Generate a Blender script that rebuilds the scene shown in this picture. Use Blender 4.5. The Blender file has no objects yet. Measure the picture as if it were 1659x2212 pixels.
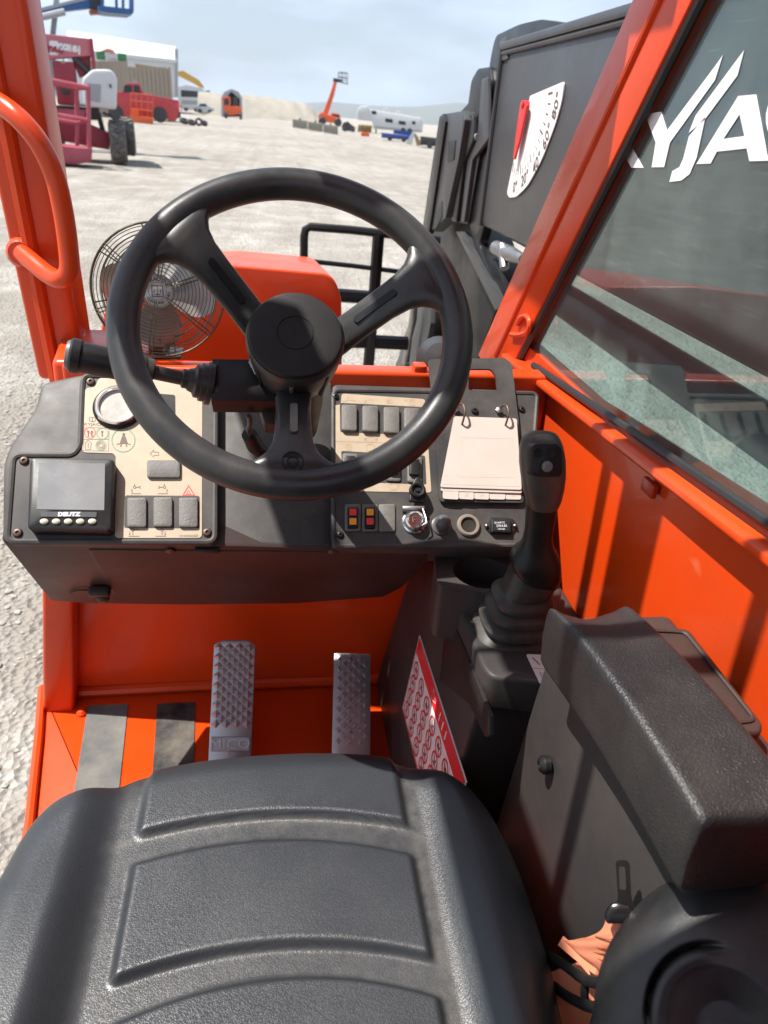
import bpy, bmesh, math, random
import numpy as np
from mathutils import Vector, Matrix

# ------------------------------------------------------------------ camera
random.seed(7)
SC = bpy.context.scene
COL = SC.collection
RAD = math.radians
W0, H0, F0 = 1659.0, 2212.0, 1533.0          # measuring frame of the photograph
CAM = Vector((0.0, 0.0, 1.15))               # eye point above the cab floor (z = 0)
YAW, PITCH, ROLL = RAD(10.0), RAD(28.8), RAD(4.5)
fwd = Vector((math.sin(YAW)*math.cos(PITCH), math.cos(YAW)*math.cos(PITCH), -math.sin(PITCH)))
r0 = Vector((math.cos(YAW), -math.sin(YAW), 0.0)); u0 = r0.cross(fwd)
RIGHT = r0*math.cos(ROLL) + u0*math.sin(ROLL); UP = u0*math.cos(ROLL) - r0*math.sin(ROLL)
cd = bpy.data.cameras.new('camera'); cam = bpy.data.objects.new('camera', cd); COL.objects.link(cam)
cam.matrix_world = Matrix(((RIGHT.x, UP.x, -fwd.x, CAM.x), (RIGHT.y, UP.y, -fwd.y, CAM.y), (RIGHT.z, UP.z, -fwd.z, CAM.z), (0, 0, 0, 1)))
cd.sensor_fit = 'VERTICAL'; cd.sensor_height = 36.0; cd.sensor_width = 36.0; cd.lens = F0/H0*36.0
cd.clip_start = 0.02; cd.clip_end = 20000.0
cd.dof.use_dof = True; cd.dof.focus_distance = 0.95; cd.dof.aperture_fstop = 7.5
SC.camera = cam
SC.render.resolution_x = 768; SC.render.resolution_y = 1024

# ------------------------------------------------------------------ light
SUNV = Vector((-0.50, 0.10, 1.0)).normalized()          # towards the sun
ELEV = math.asin(SUNV.z); AZ = math.atan2(SUNV.x, SUNV.y)
world = bpy.data.worlds.new('World'); SC.world = world; world.use_nodes = True
wn = world.node_tree.nodes; wl = world.node_tree.links; wn.clear()
wo = wn.new('ShaderNodeOutputWorld'); bg = wn.new('ShaderNodeBackground')
sky = wn.new('ShaderNodeTexSky'); sky.sky_type = 'NISHITA'; sky.sun_disc = False
sky.sun_elevation = ELEV; sky.sun_rotation = AZ; sky.air_density = 1.0; sky.dust_density = 2.0; sky.ozone_density = 1.2
tc = wn.new('ShaderNodeTexCoord'); mp = wn.new('ShaderNodeMapping'); mp.inputs['Scale'].default_value = (1.0, 1.0, 3.2)
nz = wn.new('ShaderNodeTexNoise'); nz.inputs['Scale'].default_value = 2.6; nz.inputs['Detail'].default_value = 7.0; nz.inputs['Roughness'].default_value = 0.55
cr = wn.new('ShaderNodeValToRGB'); cr.color_ramp.elements[0].position = 0.40; cr.color_ramp.elements[1].position = 0.68
cr.color_ramp.elements[0].color = (0.42, 0.42, 0.42, 1); cr.color_ramp.elements[1].color = (0.95, 0.95, 0.95, 1)
mxs = wn.new('ShaderNodeMixRGB'); mxs.inputs['Color2'].default_value = (8.0, 9.4, 11.4, 1)
wl.new(tc.outputs['Generated'], mp.inputs['Vector']); wl.new(mp.outputs[0], nz.inputs['Vector']); wl.new(nz.outputs['Fac'], cr.inputs[0])
wl.new(cr.outputs[0], mxs.inputs['Fac']); wl.new(sky.outputs[0], mxs.inputs['Color1'])
wl.new(mxs.outputs[0], bg.inputs['Color']); bg.inputs['Strength'].default_value = 0.062
wl.new(bg.outputs[0], wo.inputs['Surface'])
sd = bpy.data.lights.new('sun', 'SUN'); sun = bpy.data.objects.new('sun', sd); COL.objects.link(sun)
sd.energy = 5.0; sd.angle = RAD(0.53); sd.color = (1.0, 0.96, 0.9)
sun.rotation_euler = SUNV.to_track_quat('Z', 'Y').to_euler(); sun.location = (0, 0, 30)
vs = SC.view_settings; vs.view_transform = 'Standard'; vs.look = 'None'; vs.exposure = 0.92; vs.gamma = 1.0; vs.use_curve_mapping = False
SC.render.engine = 'CYCLES'; SC.cycles.use_denoising = True; SC.cycles.max_bounces = 8; SC.cycles.transparent_max_bounces = 12
SC.cycles.sample_clamp_indirect = 6.0

# ------------------------------------------------------------------ measuring helpers
def ray(x, y):
    return RIGHT*((x-W0/2)/F0) + UP*(-(y-H0/2)/F0) + fwd
def on_plane(x, y, n, p):
    n = Vector(n); d = ray(x, y); return CAM + d*((Vector(p)-CAM).dot(n)/d.dot(n))
def aX(x, y, v): return on_plane(x, y, (1, 0, 0), (v, 0, 0))
def aY(x, y, v): return on_plane(x, y, (0, 1, 0), (0, v, 0))
def aZ(x, y, v): return on_plane(x, y, (0, 0, 1), (0, 0, v))
def aD(x, y, depth): return CAM + ray(x, y)*depth
def frame(o, n, xa=(1, 0, 0)):
    n = Vector(n).normalized(); u = Vector(xa); u = (u - n*u.dot(n)).normalized(); v = n.cross(u); o = Vector(o)
    return Matrix(((u.x, v.x, n.x, o.x), (u.y, v.y, n.y, o.y), (u.z, v.z, n.z, o.z), (0, 0, 0, 1)))
def loc(M, x, y, h=0.0):
    n = M.to_3x3().col[2]; o = M.translation + n*h
    p = on_plane(x, y, n, o); q = M.inverted() @ p; return (q.x, q.y)
def locs(M, pts, h=0.0): return [loc(M, x, y, h) for x, y in pts]

# ------------------------------------------------------------------ mesh helpers
def mrg(bm, t, M=None):
    if M is not None: bmesh.ops.transform(t, matrix=M, verts=t.verts)
    me = bpy.data.meshes.new('tmp'); t.to_mesh(me); bm.from_mesh(me); t.free(); bpy.data.meshes.remove(me)
def box(bm, c, s, r=0.0, seg=2, M=None):
    t = bmesh.new(); bmesh.ops.create_cube(t, size=1.0)
    for v in t.verts: v.co = Vector((v.co.x*s[0]+c[0], v.co.y*s[1]+c[1], v.co.z*s[2]+c[2]))
    if r > 0: bmesh.ops.bevel(t, geom=t.edges[:], offset=r, segments=seg, profile=0.5, affect='EDGES', clamp_overlap=True)
    mrg(bm, t, M)
def bx(bm, lo, hi, r=0.0, seg=2, M=None):
    box(bm, [(a+b)/2 for a, b in zip(lo, hi)], [abs(b-a) for a, b in zip(lo, hi)], r, seg, M)
def hexa(bm, p, r=0.0, seg=2, M=None):
    """eight points: four of the bottom ring, four of the top ring"""
    t = bmesh.new(); v = [t.verts.new(q) for q in p]
    for f in ((3, 2, 1, 0), (4, 5, 6, 7), (0, 1, 5, 4), (1, 2, 6, 5), (2, 3, 7, 6), (3, 0, 4, 7)): t.faces.new([v[i] for i in f])
    bmesh.ops.recalc_face_normals(t, faces=t.faces)
    if r > 0: bmesh.ops.bevel(t, geom=t.edges[:], offset=r, segments=seg, profile=0.5, affect='EDGES', clamp_overlap=True)
    mrg(bm, t, M)
def rpoly(pts, r, seg=4):
    out = []; n = len(pts)
    for i in range(n):
        p = Vector(pts[i]); a = Vector(pts[i-1]); b = Vector(pts[(i+1) % n])
        da = a-p; db = b-p; rr = min(r if not isinstance(r, (list, tuple)) else r[i], da.length*0.45, db.length*0.45)
        if rr < 1e-6: out.append(tuple(p)); continue
        A = p+da.normalized()*rr; B = p+db.normalized()*rr
        for k in range(seg+1):
            t = k/seg; q = A*(1-t)**2 + p*2*t*(1-t) + B*t*t; out.append(tuple(q))
    return out
def prism(bm, pts, h0, h1, M=None, bev=0.0, seg=2):
    t = bmesh.new()
    bot = [t.verts.new((x, y, h0)) for x, y in pts]; top = [t.verts.new((x, y, h1)) for x, y in pts]; n = len(pts)
    f0 = t.faces.new(bot[::-1]); f1 = t.faces.new(top)
    for i in range(n): t.faces.new((bot[i], bot[(i+1) % n], top[(i+1) % n], top[i]))
    bmesh.ops.recalc_face_normals(t, faces=t.faces)
    if bev > 0:
        ed = [e for e in t.edges if (e.verts[0] in top and e.verts[1] in top)]
        bmesh.ops.bevel(t, geom=ed, offset=bev, segments=seg, profile=0.5, affect='EDGES', clamp_overlap=True)
    bmesh.ops.triangulate(t, faces=[f for f in t.faces if len(f.verts) > 4])
    mrg(bm, t, M)
def holed(bm, outer, holes, h0, h1, M=None):
    """flat plate with holes: bridged by triangle fill"""
    t = bmesh.new(); loops = []
    for pts in [outer]+holes:
        vs_ = [t.verts.new((x, y, h1)) for x, y in pts]
        es = [t.edges.new((vs_[i], vs_[(i+1) % len(vs_)])) for i in range(len(vs_))]; loops.append((vs_, es))
    bmesh.ops.triangle_fill(t, use_beauty=True, use_dissolve=False, edges=t.edges[:])
    top = t.faces[:]
    res = bmesh.ops.extrude_face_region(t, geom=top)
    for e in res['geom']:
        if isinstance(e, bmesh.types.BMVert): e.co.z = h0
    bmesh.ops.recalc_face_normals(t, faces=t.faces)
    mrg(bm, t, M)
def tube(bm, pts, r, n=10, closed=False, caps=True, M=None, flat=None):
    t = bmesh.new(); P = [Vector(p) for p in pts]; m = len(P); rings = []
    def rad(i): return r[i] if isinstance(r, (list, tuple)) else r
    T = []
    for i in range(m):
        a = P[(i-1) % m] if (closed or i > 0) else P[i]; b = P[(i+1) % m] if (closed or i < m-1) else P[i]
        T.append((b-a).normalized())
    up = Vector((0, 0, 1)) if abs(T[0].z) < 0.9 else Vector((0, 1, 0))
    N = (up - T[0]*up.dot(T[0])).normalized()
    for i in range(m):
        N = (N - T[i]*N.dot(T[i]));
        N = N.normalized() if N.length > 1e-6 else T[i].orthogonal().normalized()
        B = T[i].cross(N); ring = []
        for k in range(n):
            a = 2*math.pi*k/n; ra = rad(i)
            ring.append(t.verts.new(P[i] + N*(math.cos(a)*ra) + B*(math.sin(a)*ra*(flat or 1.0))))
        rings.append(ring)
    for i in range(m if closed else m-1):
        A, Bq = rings[i], rings[(i+1) % m]
        for k in range(n): t.faces.new((A[k], A[(k+1) % n], Bq[(k+1) % n], Bq[k]))
    if caps and not closed: t.faces.new(rings[0][::-1]); t.faces.new(rings[-1])
    bmesh.ops.recalc_face_normals(t, faces=t.faces)
    mrg(bm, t, M)
def lathe(bm, prof, M=None, n=32, cap0=True, cap1=True):
    t = bmesh.new(); rings = []
    for r, h in prof:
        rings.append([t.verts.new((r*math.cos(2*math.pi*k/n), r*math.sin(2*math.pi*k/n), h)) for k in range(n)])
    for A, B in zip(rings, rings[1:]):
        for k in range(n): t.faces.new((A[k], A[(k+1) % n], B[(k+1) % n], B[k]))
    if cap0: t.faces.new(rings[0][::-1])
    if cap1: t.faces.new(rings[-1])
    bmesh.ops.recalc_face_normals(t, faces=t.faces)
    mrg(bm, t, M)
def loft(bm, rings, M=None, caps=True, closed=True):
    t = bmesh.new(); R_ = [[t.verts.new(p) for p in rg] for rg in rings]; n = len(rings[0])
    for A, B in zip(R_, R_[1:]):
        for k in range(n if closed else n-1): t.faces.new((A[k], A[(k+1) % n], B[(k+1) % n], B[k]))
    if caps: t.faces.new(R_[0][::-1]); t.faces.new(R_[-1])
    bmesh.ops.recalc_face_normals(t, faces=t.faces)
    mrg(bm, t, M)
def ribbon(bm, pts, w, h, M=None, closed=False):
    P = [Vector(p) for p in pts]; m = len(P)
    t = bmesh.new(); L = []; R_ = []
    for i in range(m):
        a = P[(i-1) % m] if (closed or i > 0) else P[i]; b = P[(i+1) % m] if (closed or i < m-1) else P[i]
        d = (b-a).normalized(); nn = Vector((-d.y, d.x))*(w/2)
        L.append(t.verts.new((P[i].x+nn.x, P[i].y+nn.y, h))); R_.append(t.verts.new((P[i].x-nn.x, P[i].y-nn.y, h)))
    for i in range(m if closed else m-1):
        j = (i+1) % m; t.faces.new((R_[i], R_[j], L[j], L[i]))
    mrg(bm, t, M)
def circ(cx, cy, r, n=24, ry=None): return [(cx+r*math.cos(2*math.pi*k/n), cy+(ry or r)*math.sin(2*math.pi*k/n)) for k in range(n)]
def flatpoly(bm, pts, h, M=None):
    t = bmesh.new(); f = t.faces.new([t.verts.new((x, y, h)) for x, y in pts]); bmesh.ops.triangulate(t, faces=[f]); mrg(bm, t, M)
def text(bm, s, size, M=None, h=0.0, sx=1.0, rot=0.0, at=(0, 0), extr=0.0, bold=0.0):
    cu = bpy.data.curves.new('txt', 'FONT'); cu.body = s; cu.size = size; cu.align_x = 'CENTER'; cu.align_y = 'CENTER'; cu.extrude = extr; cu.resolution_u = 2; cu.offset = bold
    ob = bpy.data.objects.new('txt', cu); COL.objects.link(ob)
    bpy.context.view_layer.update()
    me = bpy.data.meshes.new_from_object(ob.evaluated_get(bpy.context.evaluated_depsgraph_get()))
    t = bmesh.new(); t.from_mesh(me); c, s_ = math.cos(rot), math.sin(rot)
    for v in t.verts:
        x, y = v.co.x*sx, v.co.y; v.co = Vector((at[0]+c*x-s_*y, at[1]+s_*x+c*y, h+v.co.z))
    mrg(bm, t, M); bpy.data.objects.remove(ob); bpy.data.curves.remove(cu); bpy.data.meshes.remove(me)
def catmull(pts, seg=6, closed=False):
    P = [Vector(p) for p in pts]; n = len(P); out = []
    for i in range(n if closed else n-1):
        a, b, c, d = (P[(i-1) % n], P[i], P[(i+1) % n], P[(i+2) % n]) if closed else (P[max(i-1, 0)], P[i], P[i+1], P[min(i+2, n-1)])
        for k in range(seg):
            t = k/seg; out.append(0.5*((2*b)+(c-a)*t+(2*a-5*b+4*c-d)*t*t+(3*b-a-3*c+d)*t**3))
    if not closed: out.append(P[-1])
    return out
def obj(name, bm, mat, parent=None, smooth=35, label=None):
    me = bpy.data.meshes.new(name)
    bmesh.ops.remove_doubles(bm, verts=bm.verts, dist=1e-6) if len(bm.verts) < 60000 else None
    bm.to_mesh(me); bm.free()
    if smooth:
        me.polygons.foreach_set('use_smooth', [True]*len(me.polygons)); me.set_sharp_from_angle(angle=RAD(smooth))
    o = bpy.data.objects.new(name, me); COL.objects.link(o)
    for m in (mat if isinstance(mat, (list, tuple)) else [mat]): me.materials.append(m)
    if parent is not None:
        o.parent = parent
        if parent.get('_w') is not None: o.matrix_parent_inverse = Matrix.Translation(parent.location).inverted()
    if label: o['label'] = label
    return o
def B(): return bmesh.new()
def thing(name, label, cat, at=(0, 0, 0), rz=0.0, group=None, worldspace=False):
    """an Empty at the base of a thing; worldspace: its parts are modelled in scene coordinates"""
    o = bpy.data.objects.new(name, None); COL.objects.link(o); o.location = at; o.rotation_euler = (0, 0, rz); o.empty_display_size = 0.1
    o['label'] = label; o['category'] = cat
    if group: o['group'] = group
    if worldspace: o['_w'] = 1
    return o
def part(name, parent, label=None):
    o = bpy.data.objects.new(name, None); COL.objects.link(o); o.parent = parent; o.empty_display_size = 0.05
    if parent.get('_w') is not None: o.matrix_parent_inverse = Matrix.Translation(parent.location).inverted()
    if label: o['label'] = label
    return o
def tag(o, label, cat, group=None):
    o['label'] = label; o['category'] = cat
    if group: o['group'] = group
    return o

# ------------------------------------------------------------------ materials
def mat(name, col, rough=0.5, metal=0.0, var=0.12, vs_=6.0, bump=0.0, bs=300.0, coat=0.0, dust=None, spec=0.5, btype='noise', rvar=0.1):
    m = bpy.data.materials.new(name); m.use_nodes = True; nt = m.node_tree; N, L = nt.nodes, nt.links
    p = N['Principled BSDF']; tcn = N.new('ShaderNodeTexCoord')
    n1 = N.new('ShaderNodeTexNoise'); n1.inputs['Scale'].default_value = vs_; n1.inputs['Detail'].default_value = 6; n1.inputs['Roughness'].default_value = 0.6
    L.new(tcn.outputs['Object'], n1.inputs['Vector'])
    hv = N.new('ShaderNodeMixRGB'); lo = [c*(1-var) for c in col]; hi = [min(1, c*(1+var)) for c in col]
    hv.inputs['Color1'].default_value = (*lo, 1); hv.inputs['Color2'].default_value = (*hi, 1); L.new(n1.outputs['Fac'], hv.inputs['Fac'])
    colout = hv.outputs[0]; rsock = None
    mr = N.new('ShaderNodeMapRange'); mr.inputs['From Min'].default_value = 0.3; mr.inputs['From Max'].default_value = 0.7
    mr.inputs['To Min'].default_value = max(0.02, rough-rvar); mr.inputs['To Max'].default_value = min(1, rough+rvar); L.new(n1.outputs['Fac'], mr.inputs['Value']); rsock = mr.outputs[0]
    if dust:
        dc, amt, dsc = dust
        n2 = N.new('ShaderNodeTexNoise'); n2.inputs['Scale'].default_value = dsc; n2.inputs['Detail'].default_value = 9; n2.inputs['Roughness'].default_value = 0.68
        L.new(tcn.outputs['Object'], n2.inputs['Vector'])
        rp = N.new('ShaderNodeMapRange'); rp.inputs['From Min'].default_value = 0.38; rp.inputs['From Max'].default_value = 0.72; rp.inputs['To Max'].default_value = amt
        L.new(n2.outputs['Fac'], rp.inputs['Value'])
        n3 = N.new('ShaderNodeTexNoise'); n3.inputs['Scale'].default_value = 420; n3.inputs['Detail'].default_value = 2; L.new(tcn.outputs['Object'], n3.inputs['Vector'])
        rp3 = N.new('ShaderNodeMapRange'); rp3.inputs['From Min'].default_value = 0.66; rp3.inputs['From Max'].default_value = 0.75; rp3.inputs['To Max'].default_value = amt*0.9; L.new(n3.outputs['Fac'], rp3.inputs['Value'])
        ad = N.new('ShaderNodeMath'); ad.operation = 'ADD'; ad.use_clamp = True; L.new(rp.outputs[0], ad.inputs[0]); L.new(rp3.outputs[0], ad.inputs[1])
        dm = N.new('ShaderNodeMixRGB'); dm.inputs['Color2'].default_value = (*dc, 1); L.new(colout, dm.inputs['Color1']); L.new(ad.outputs[0], dm.inputs['Fac']); colout = dm.outputs[0]
    L.new(colout, p.inputs['Base Color']); L.new(rsock, p.inputs['Roughness'])
    p.inputs['Metallic'].default_value = metal; p.inputs['Coat Weight'].default_value = coat; p.inputs['Coat Roughness'].default_value = 0.06; p.inputs['Specular IOR Level'].default_value = spec
    if bump > 0:
        if btype == 'leather':
            v = N.new('ShaderNodeTexVoronoi'); v.feature = 'DISTANCE_TO_EDGE'; v.inputs['Scale'].default_value = bs
            wv = N.new('ShaderNodeTexNoise'); wv.inputs['Scale'].default_value = bs*0.6; L.new(tcn.outputs['Object'], wv.inputs['Vector'])
            vm = N.new('ShaderNodeVectorMath'); vm.operation = 'MULTIPLY_ADD'; vm.inputs[1].default_value = (2.5/bs,)*3; L.new(wv.outputs['Color'], vm.inputs[0]); L.new(tcn.outputs['Object'], vm.inputs[2])
            L.new(vm.outputs[0], v.inputs['Vector'])
            cl = N.new('ShaderNodeMapRange'); cl.inputs['From Max'].default_value = 0.18; L.new(v.outputs['Distance'], cl.inputs['Value']); hs = cl.outputs[0]
        else:
            nb = N.new('ShaderNodeTexNoise'); nb.inputs['Scale'].default_value = bs; nb.inputs['Detail'].default_value = 3; L.new(tcn.outputs['Object'], nb.inputs['Vector']); hs = nb.outputs['Fac']
        b = N.new('ShaderNodeBump'); b.inputs['Strength'].default_value = bump; b.inputs['Distance'].default_value = 0.6/bs; L.new(hs, b.inputs['Height']); L.new(b.outputs[0], p.inputs['Normal'])
    return m
DUST = (0.30, 0.25, 0.20)
M_ORANGE = mat('orange_paint', (0.60, 0.047, 0.003), 0.33, var=0.06, vs_=3, coat=0.15, spec=0.35, dust=((0.40, 0.13, 0.06), 0.14, 4), bump=0.02, bs=120, rvar=0.08)
def wear(m, chip=(.16, .05, .03), amt=.8):
    N, L = m.node_tree.nodes, m.node_tree.links; p = N['Principled BSDF']; src = p.inputs['Base Color'].links[0].from_socket; t = N.new('ShaderNodeTexCoord')
    def nz_(sc, det, a, b_, vec=None):
        n = N.new('ShaderNodeTexNoise'); n.inputs['Scale'].default_value = sc; n.inputs['Detail'].default_value = det; n.inputs['Roughness'].default_value = .65; L.new(vec or t.outputs['Object'], n.inputs['Vector'])
        r = N.new('ShaderNodeMapRange'); r.inputs['From Min'].default_value = a; r.inputs['From Max'].default_value = b_; L.new(n.outputs['Fac'], r.inputs['Value']); return r.outputs[0]
    c = nz_(75, 3, .735, .75)
    mp_ = N.new('ShaderNodeMapping'); mp_.inputs['Rotation'].default_value = (.4, .9, .3); mp_.inputs['Scale'].default_value = (260, 5, 9); L.new(t.outputs['Object'], mp_.inputs['Vector'])
    sc_ = nz_(1.0, 3, .70, .73, mp_.outputs[0]); g_ = nz_(2.3, 9, .56, .80)
    for f, colr, k in ((g_, (.10, .035, .018), .35), (sc_, (.62, .20, .10), .35), (c, chip, amt)):
        mu = N.new('ShaderNodeMath'); mu.operation = 'MULTIPLY'; mu.inputs[1].default_value = k; L.new(f, mu.inputs[0])
        x = N.new('ShaderNodeMixRGB'); x.inputs['Color2'].default_value = (*colr, 1); L.new(src, x.inputs['Color1']); L.new(mu.outputs[0], x.inputs['Fac']); src = x.outputs[0]
    L.new(src, p.inputs['Base Color'])
wear(M_ORANGE)
M_DASH = mat('black_dash_plastic', (0.034, 0.0325, 0.033), 0.5, var=0.2, vs_=12, bump=0.25, bs=900, dust=(DUST, 0.2, 8), spec=0.28)
M_DASHLOW = mat('dusty_brown_black_plastic', (0.028, 0.0195, 0.0175), 0.52, var=0.25, vs_=6, bump=0.2, bs=700, dust=((0.12, 0.07, 0.055), 0.28, 5), spec=0.3)
M_BLACK = mat('black_plastic', (0.008, 0.008, 0.0085), 0.42, var=0.2, vs_=10, bump=0.15, bs=800, dust=(DUST, 0.04, 10), spec=0.3)
M_WHEEL = mat('steering_wheel_rubber', (0.022, 0.023, 0.0235), 0.37, var=0.25, vs_=14, bump=0.1, bs=600, dust=(DUST, 0.08, 14), spec=0.42)
M_HUBCAP = mat('steering_cap_plastic', (0.006, 0.006, 0.0065), 0.6, var=0.15, vs_=20, bump=0.4, bs=900, dust=(DUST, 0.03, 14), spec=0.3)
M_WORN = mat('worn_grey_inset', (0.10, 0.095, 0.085), 0.6, dust=(DUST, 0.4, 60))
M_SEAT = mat('seat_vinyl', (0.020, 0.022, 0.0255), 0.38, var=0.10, vs_=5, bump=0.16, bs=420, spec=0.55, btype='leather')
M_ARM = mat('armrest_vinyl', (0.014, 0.0135, 0.0145), 0.36, var=0.15, vs_=8, bump=0.9, bs=520, dust=(DUST, 0.07, 7), spec=0.5)
M_CONS = mat('console_plastic', (0.029, 0.027, 0.027), 0.46, var=0.2, vs_=8, bump=0.3, bs=700, dust=((0.14, 0.105, 0.085), 0.18, 5), spec=0.25)
M_BOOT = mat('rubber_boot', (0.022, 0.021, 0.020), 0.42, var=0.2, dust=(DUST, 0.13, 18), spec=0.3)
M_CREAM = mat('cream_decal', (0.41, 0.325, 0.23), 0.5, var=0.06, vs_=30, dust=((0.29, 0.215, 0.14), 0.4, 40))
M_CARD = mat('card_paper', (0.46, 0.40, 0.35), 0.6, var=0.03, vs_=15, dust=((0.36, 0.29, 0.23), 0.3, 18))
M_INK = mat('brown_ink', (0.10, 0.07, 0.05), 0.6, var=0.1)
M_INKF = mat('faded_brown_ink', (0.38, 0.25, 0.17), 0.6, var=0.1)
M_RED = mat('red_ink', (0.68, 0.06, 0.05), 0.5, var=0.1)
M_GREEN = mat('green_ink', (0.10, 0.22, 0.14), 0.5, var=0.1)
M_SWITCH = mat('grey_switch_rubber', (0.11, 0.104, 0.094), 0.6, var=0.25, vs_=60, bump=0.12, bs=170, btype='leather', dust=((0.18, 0.16, 0.13), 0.4, 60))
M_SCREW = mat('rusty_screw', (0.09, 0.055, 0.04), 0.5, 0.4, var=0.4, vs_=200)
M_CHROME = mat('chrome', (0.75, 0.74, 0.72), 0.18, 1.0, var=0.05)
M_STEEL = mat('dull_steel', (0.42, 0.41, 0.40), 0.38, 1.0, var=0.2, vs_=30, dust=((0.3, 0.25, 0.2), 0.3, 40))
M_CAST = mat('cast_aluminium', (0.40, 0.40, 0.41), 0.38, 0.75, var=0.15, vs_=40, bump=0.2, bs=500)
M_BRASS = mat('tarnished_brass_wire', (0.15, 0.13, 0.09), 0.36, 0.8, var=0.3, vs_=60)
M_FANBLADE = mat('fan_blade_metal', (0.45, 0.43, 0.40), 0.42, 0.7, var=0.12, vs_=20, dust=((0.26, 0.22, 0.17), 0.3, 20))
M_SCREEN = mat('lcd_glass', (0.16, 0.165, 0.17), 0.22, var=0.15, vs_=12, dust=((0.27, 0.245, 0.21), 0.5, 9), coat=0.4)
M_IVORY = mat('ivory_button', (0.48, 0.45, 0.35), 0.4)
M_WHITE = mat('white_print', (0.68, 0.68, 0.68), 0.45, var=0.04)
M_LRED = mat('red_lens', (0.75, 0.05, 0.05), 0.3); M_LAMB = mat('amber_lens', (0.85, 0.36, 0.03), 0.3)
M_BOOM = mat('boom_grey_paint', (0.036, 0.037, 0.040), 0.36, var=0.15, vs_=4, dust=((0.07, 0.065, 0.06), 0.2, 4), spec=0.4, bump=0.1, bs=200)
M_BOOMDK = mat('boom_black_paint', (0.007, 0.007, 0.0085), 0.34, var=0.2, vs_=5, dust=((0.05, 0.048, 0.045), 0.10, 5), spec=0.35)
M_BLKSTEEL = mat('black_steel', (0.006, 0.006, 0.0065), 0.4, var=0.2, dust=((0.1, 0.09, 0.08), 0.06, 6), spec=0.35)
M_STRIP = mat('grip_tape', (0.022, 0.022, 0.024), 0.9, var=0.25, vs_=30, bump=0.8, bs=900, dust=((0.24, 0.21, 0.17), 0.55, 9), spec=0.2)
M_STRIP2 = mat('sunlit_worn_grip_tape', (0.10, 0.10, 0.098), 0.9, var=0.25, vs_=30, bump=0.8, bs=900, dust=((0.26, 0.24, 0.2), 0.5, 12), spec=0.2)  # lighter base colour imitates sunlight on this strip, besides its dust
M_BELT = mat('peach_webbing', (0.56, 0.185, 0.095), 0.75, var=0.12, vs_=60, bump=0.5, bs=700)
M_TYRE = mat('tyre_rubber', (0.055, 0.052, 0.05), 0.8, var=0.2, vs_=10, dust=((0.36, 0.32, 0.27), 0.5, 5))
M_SEAL = mat('rubber_seal', (0.012, 0.012, 0.013), 0.5)
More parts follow.
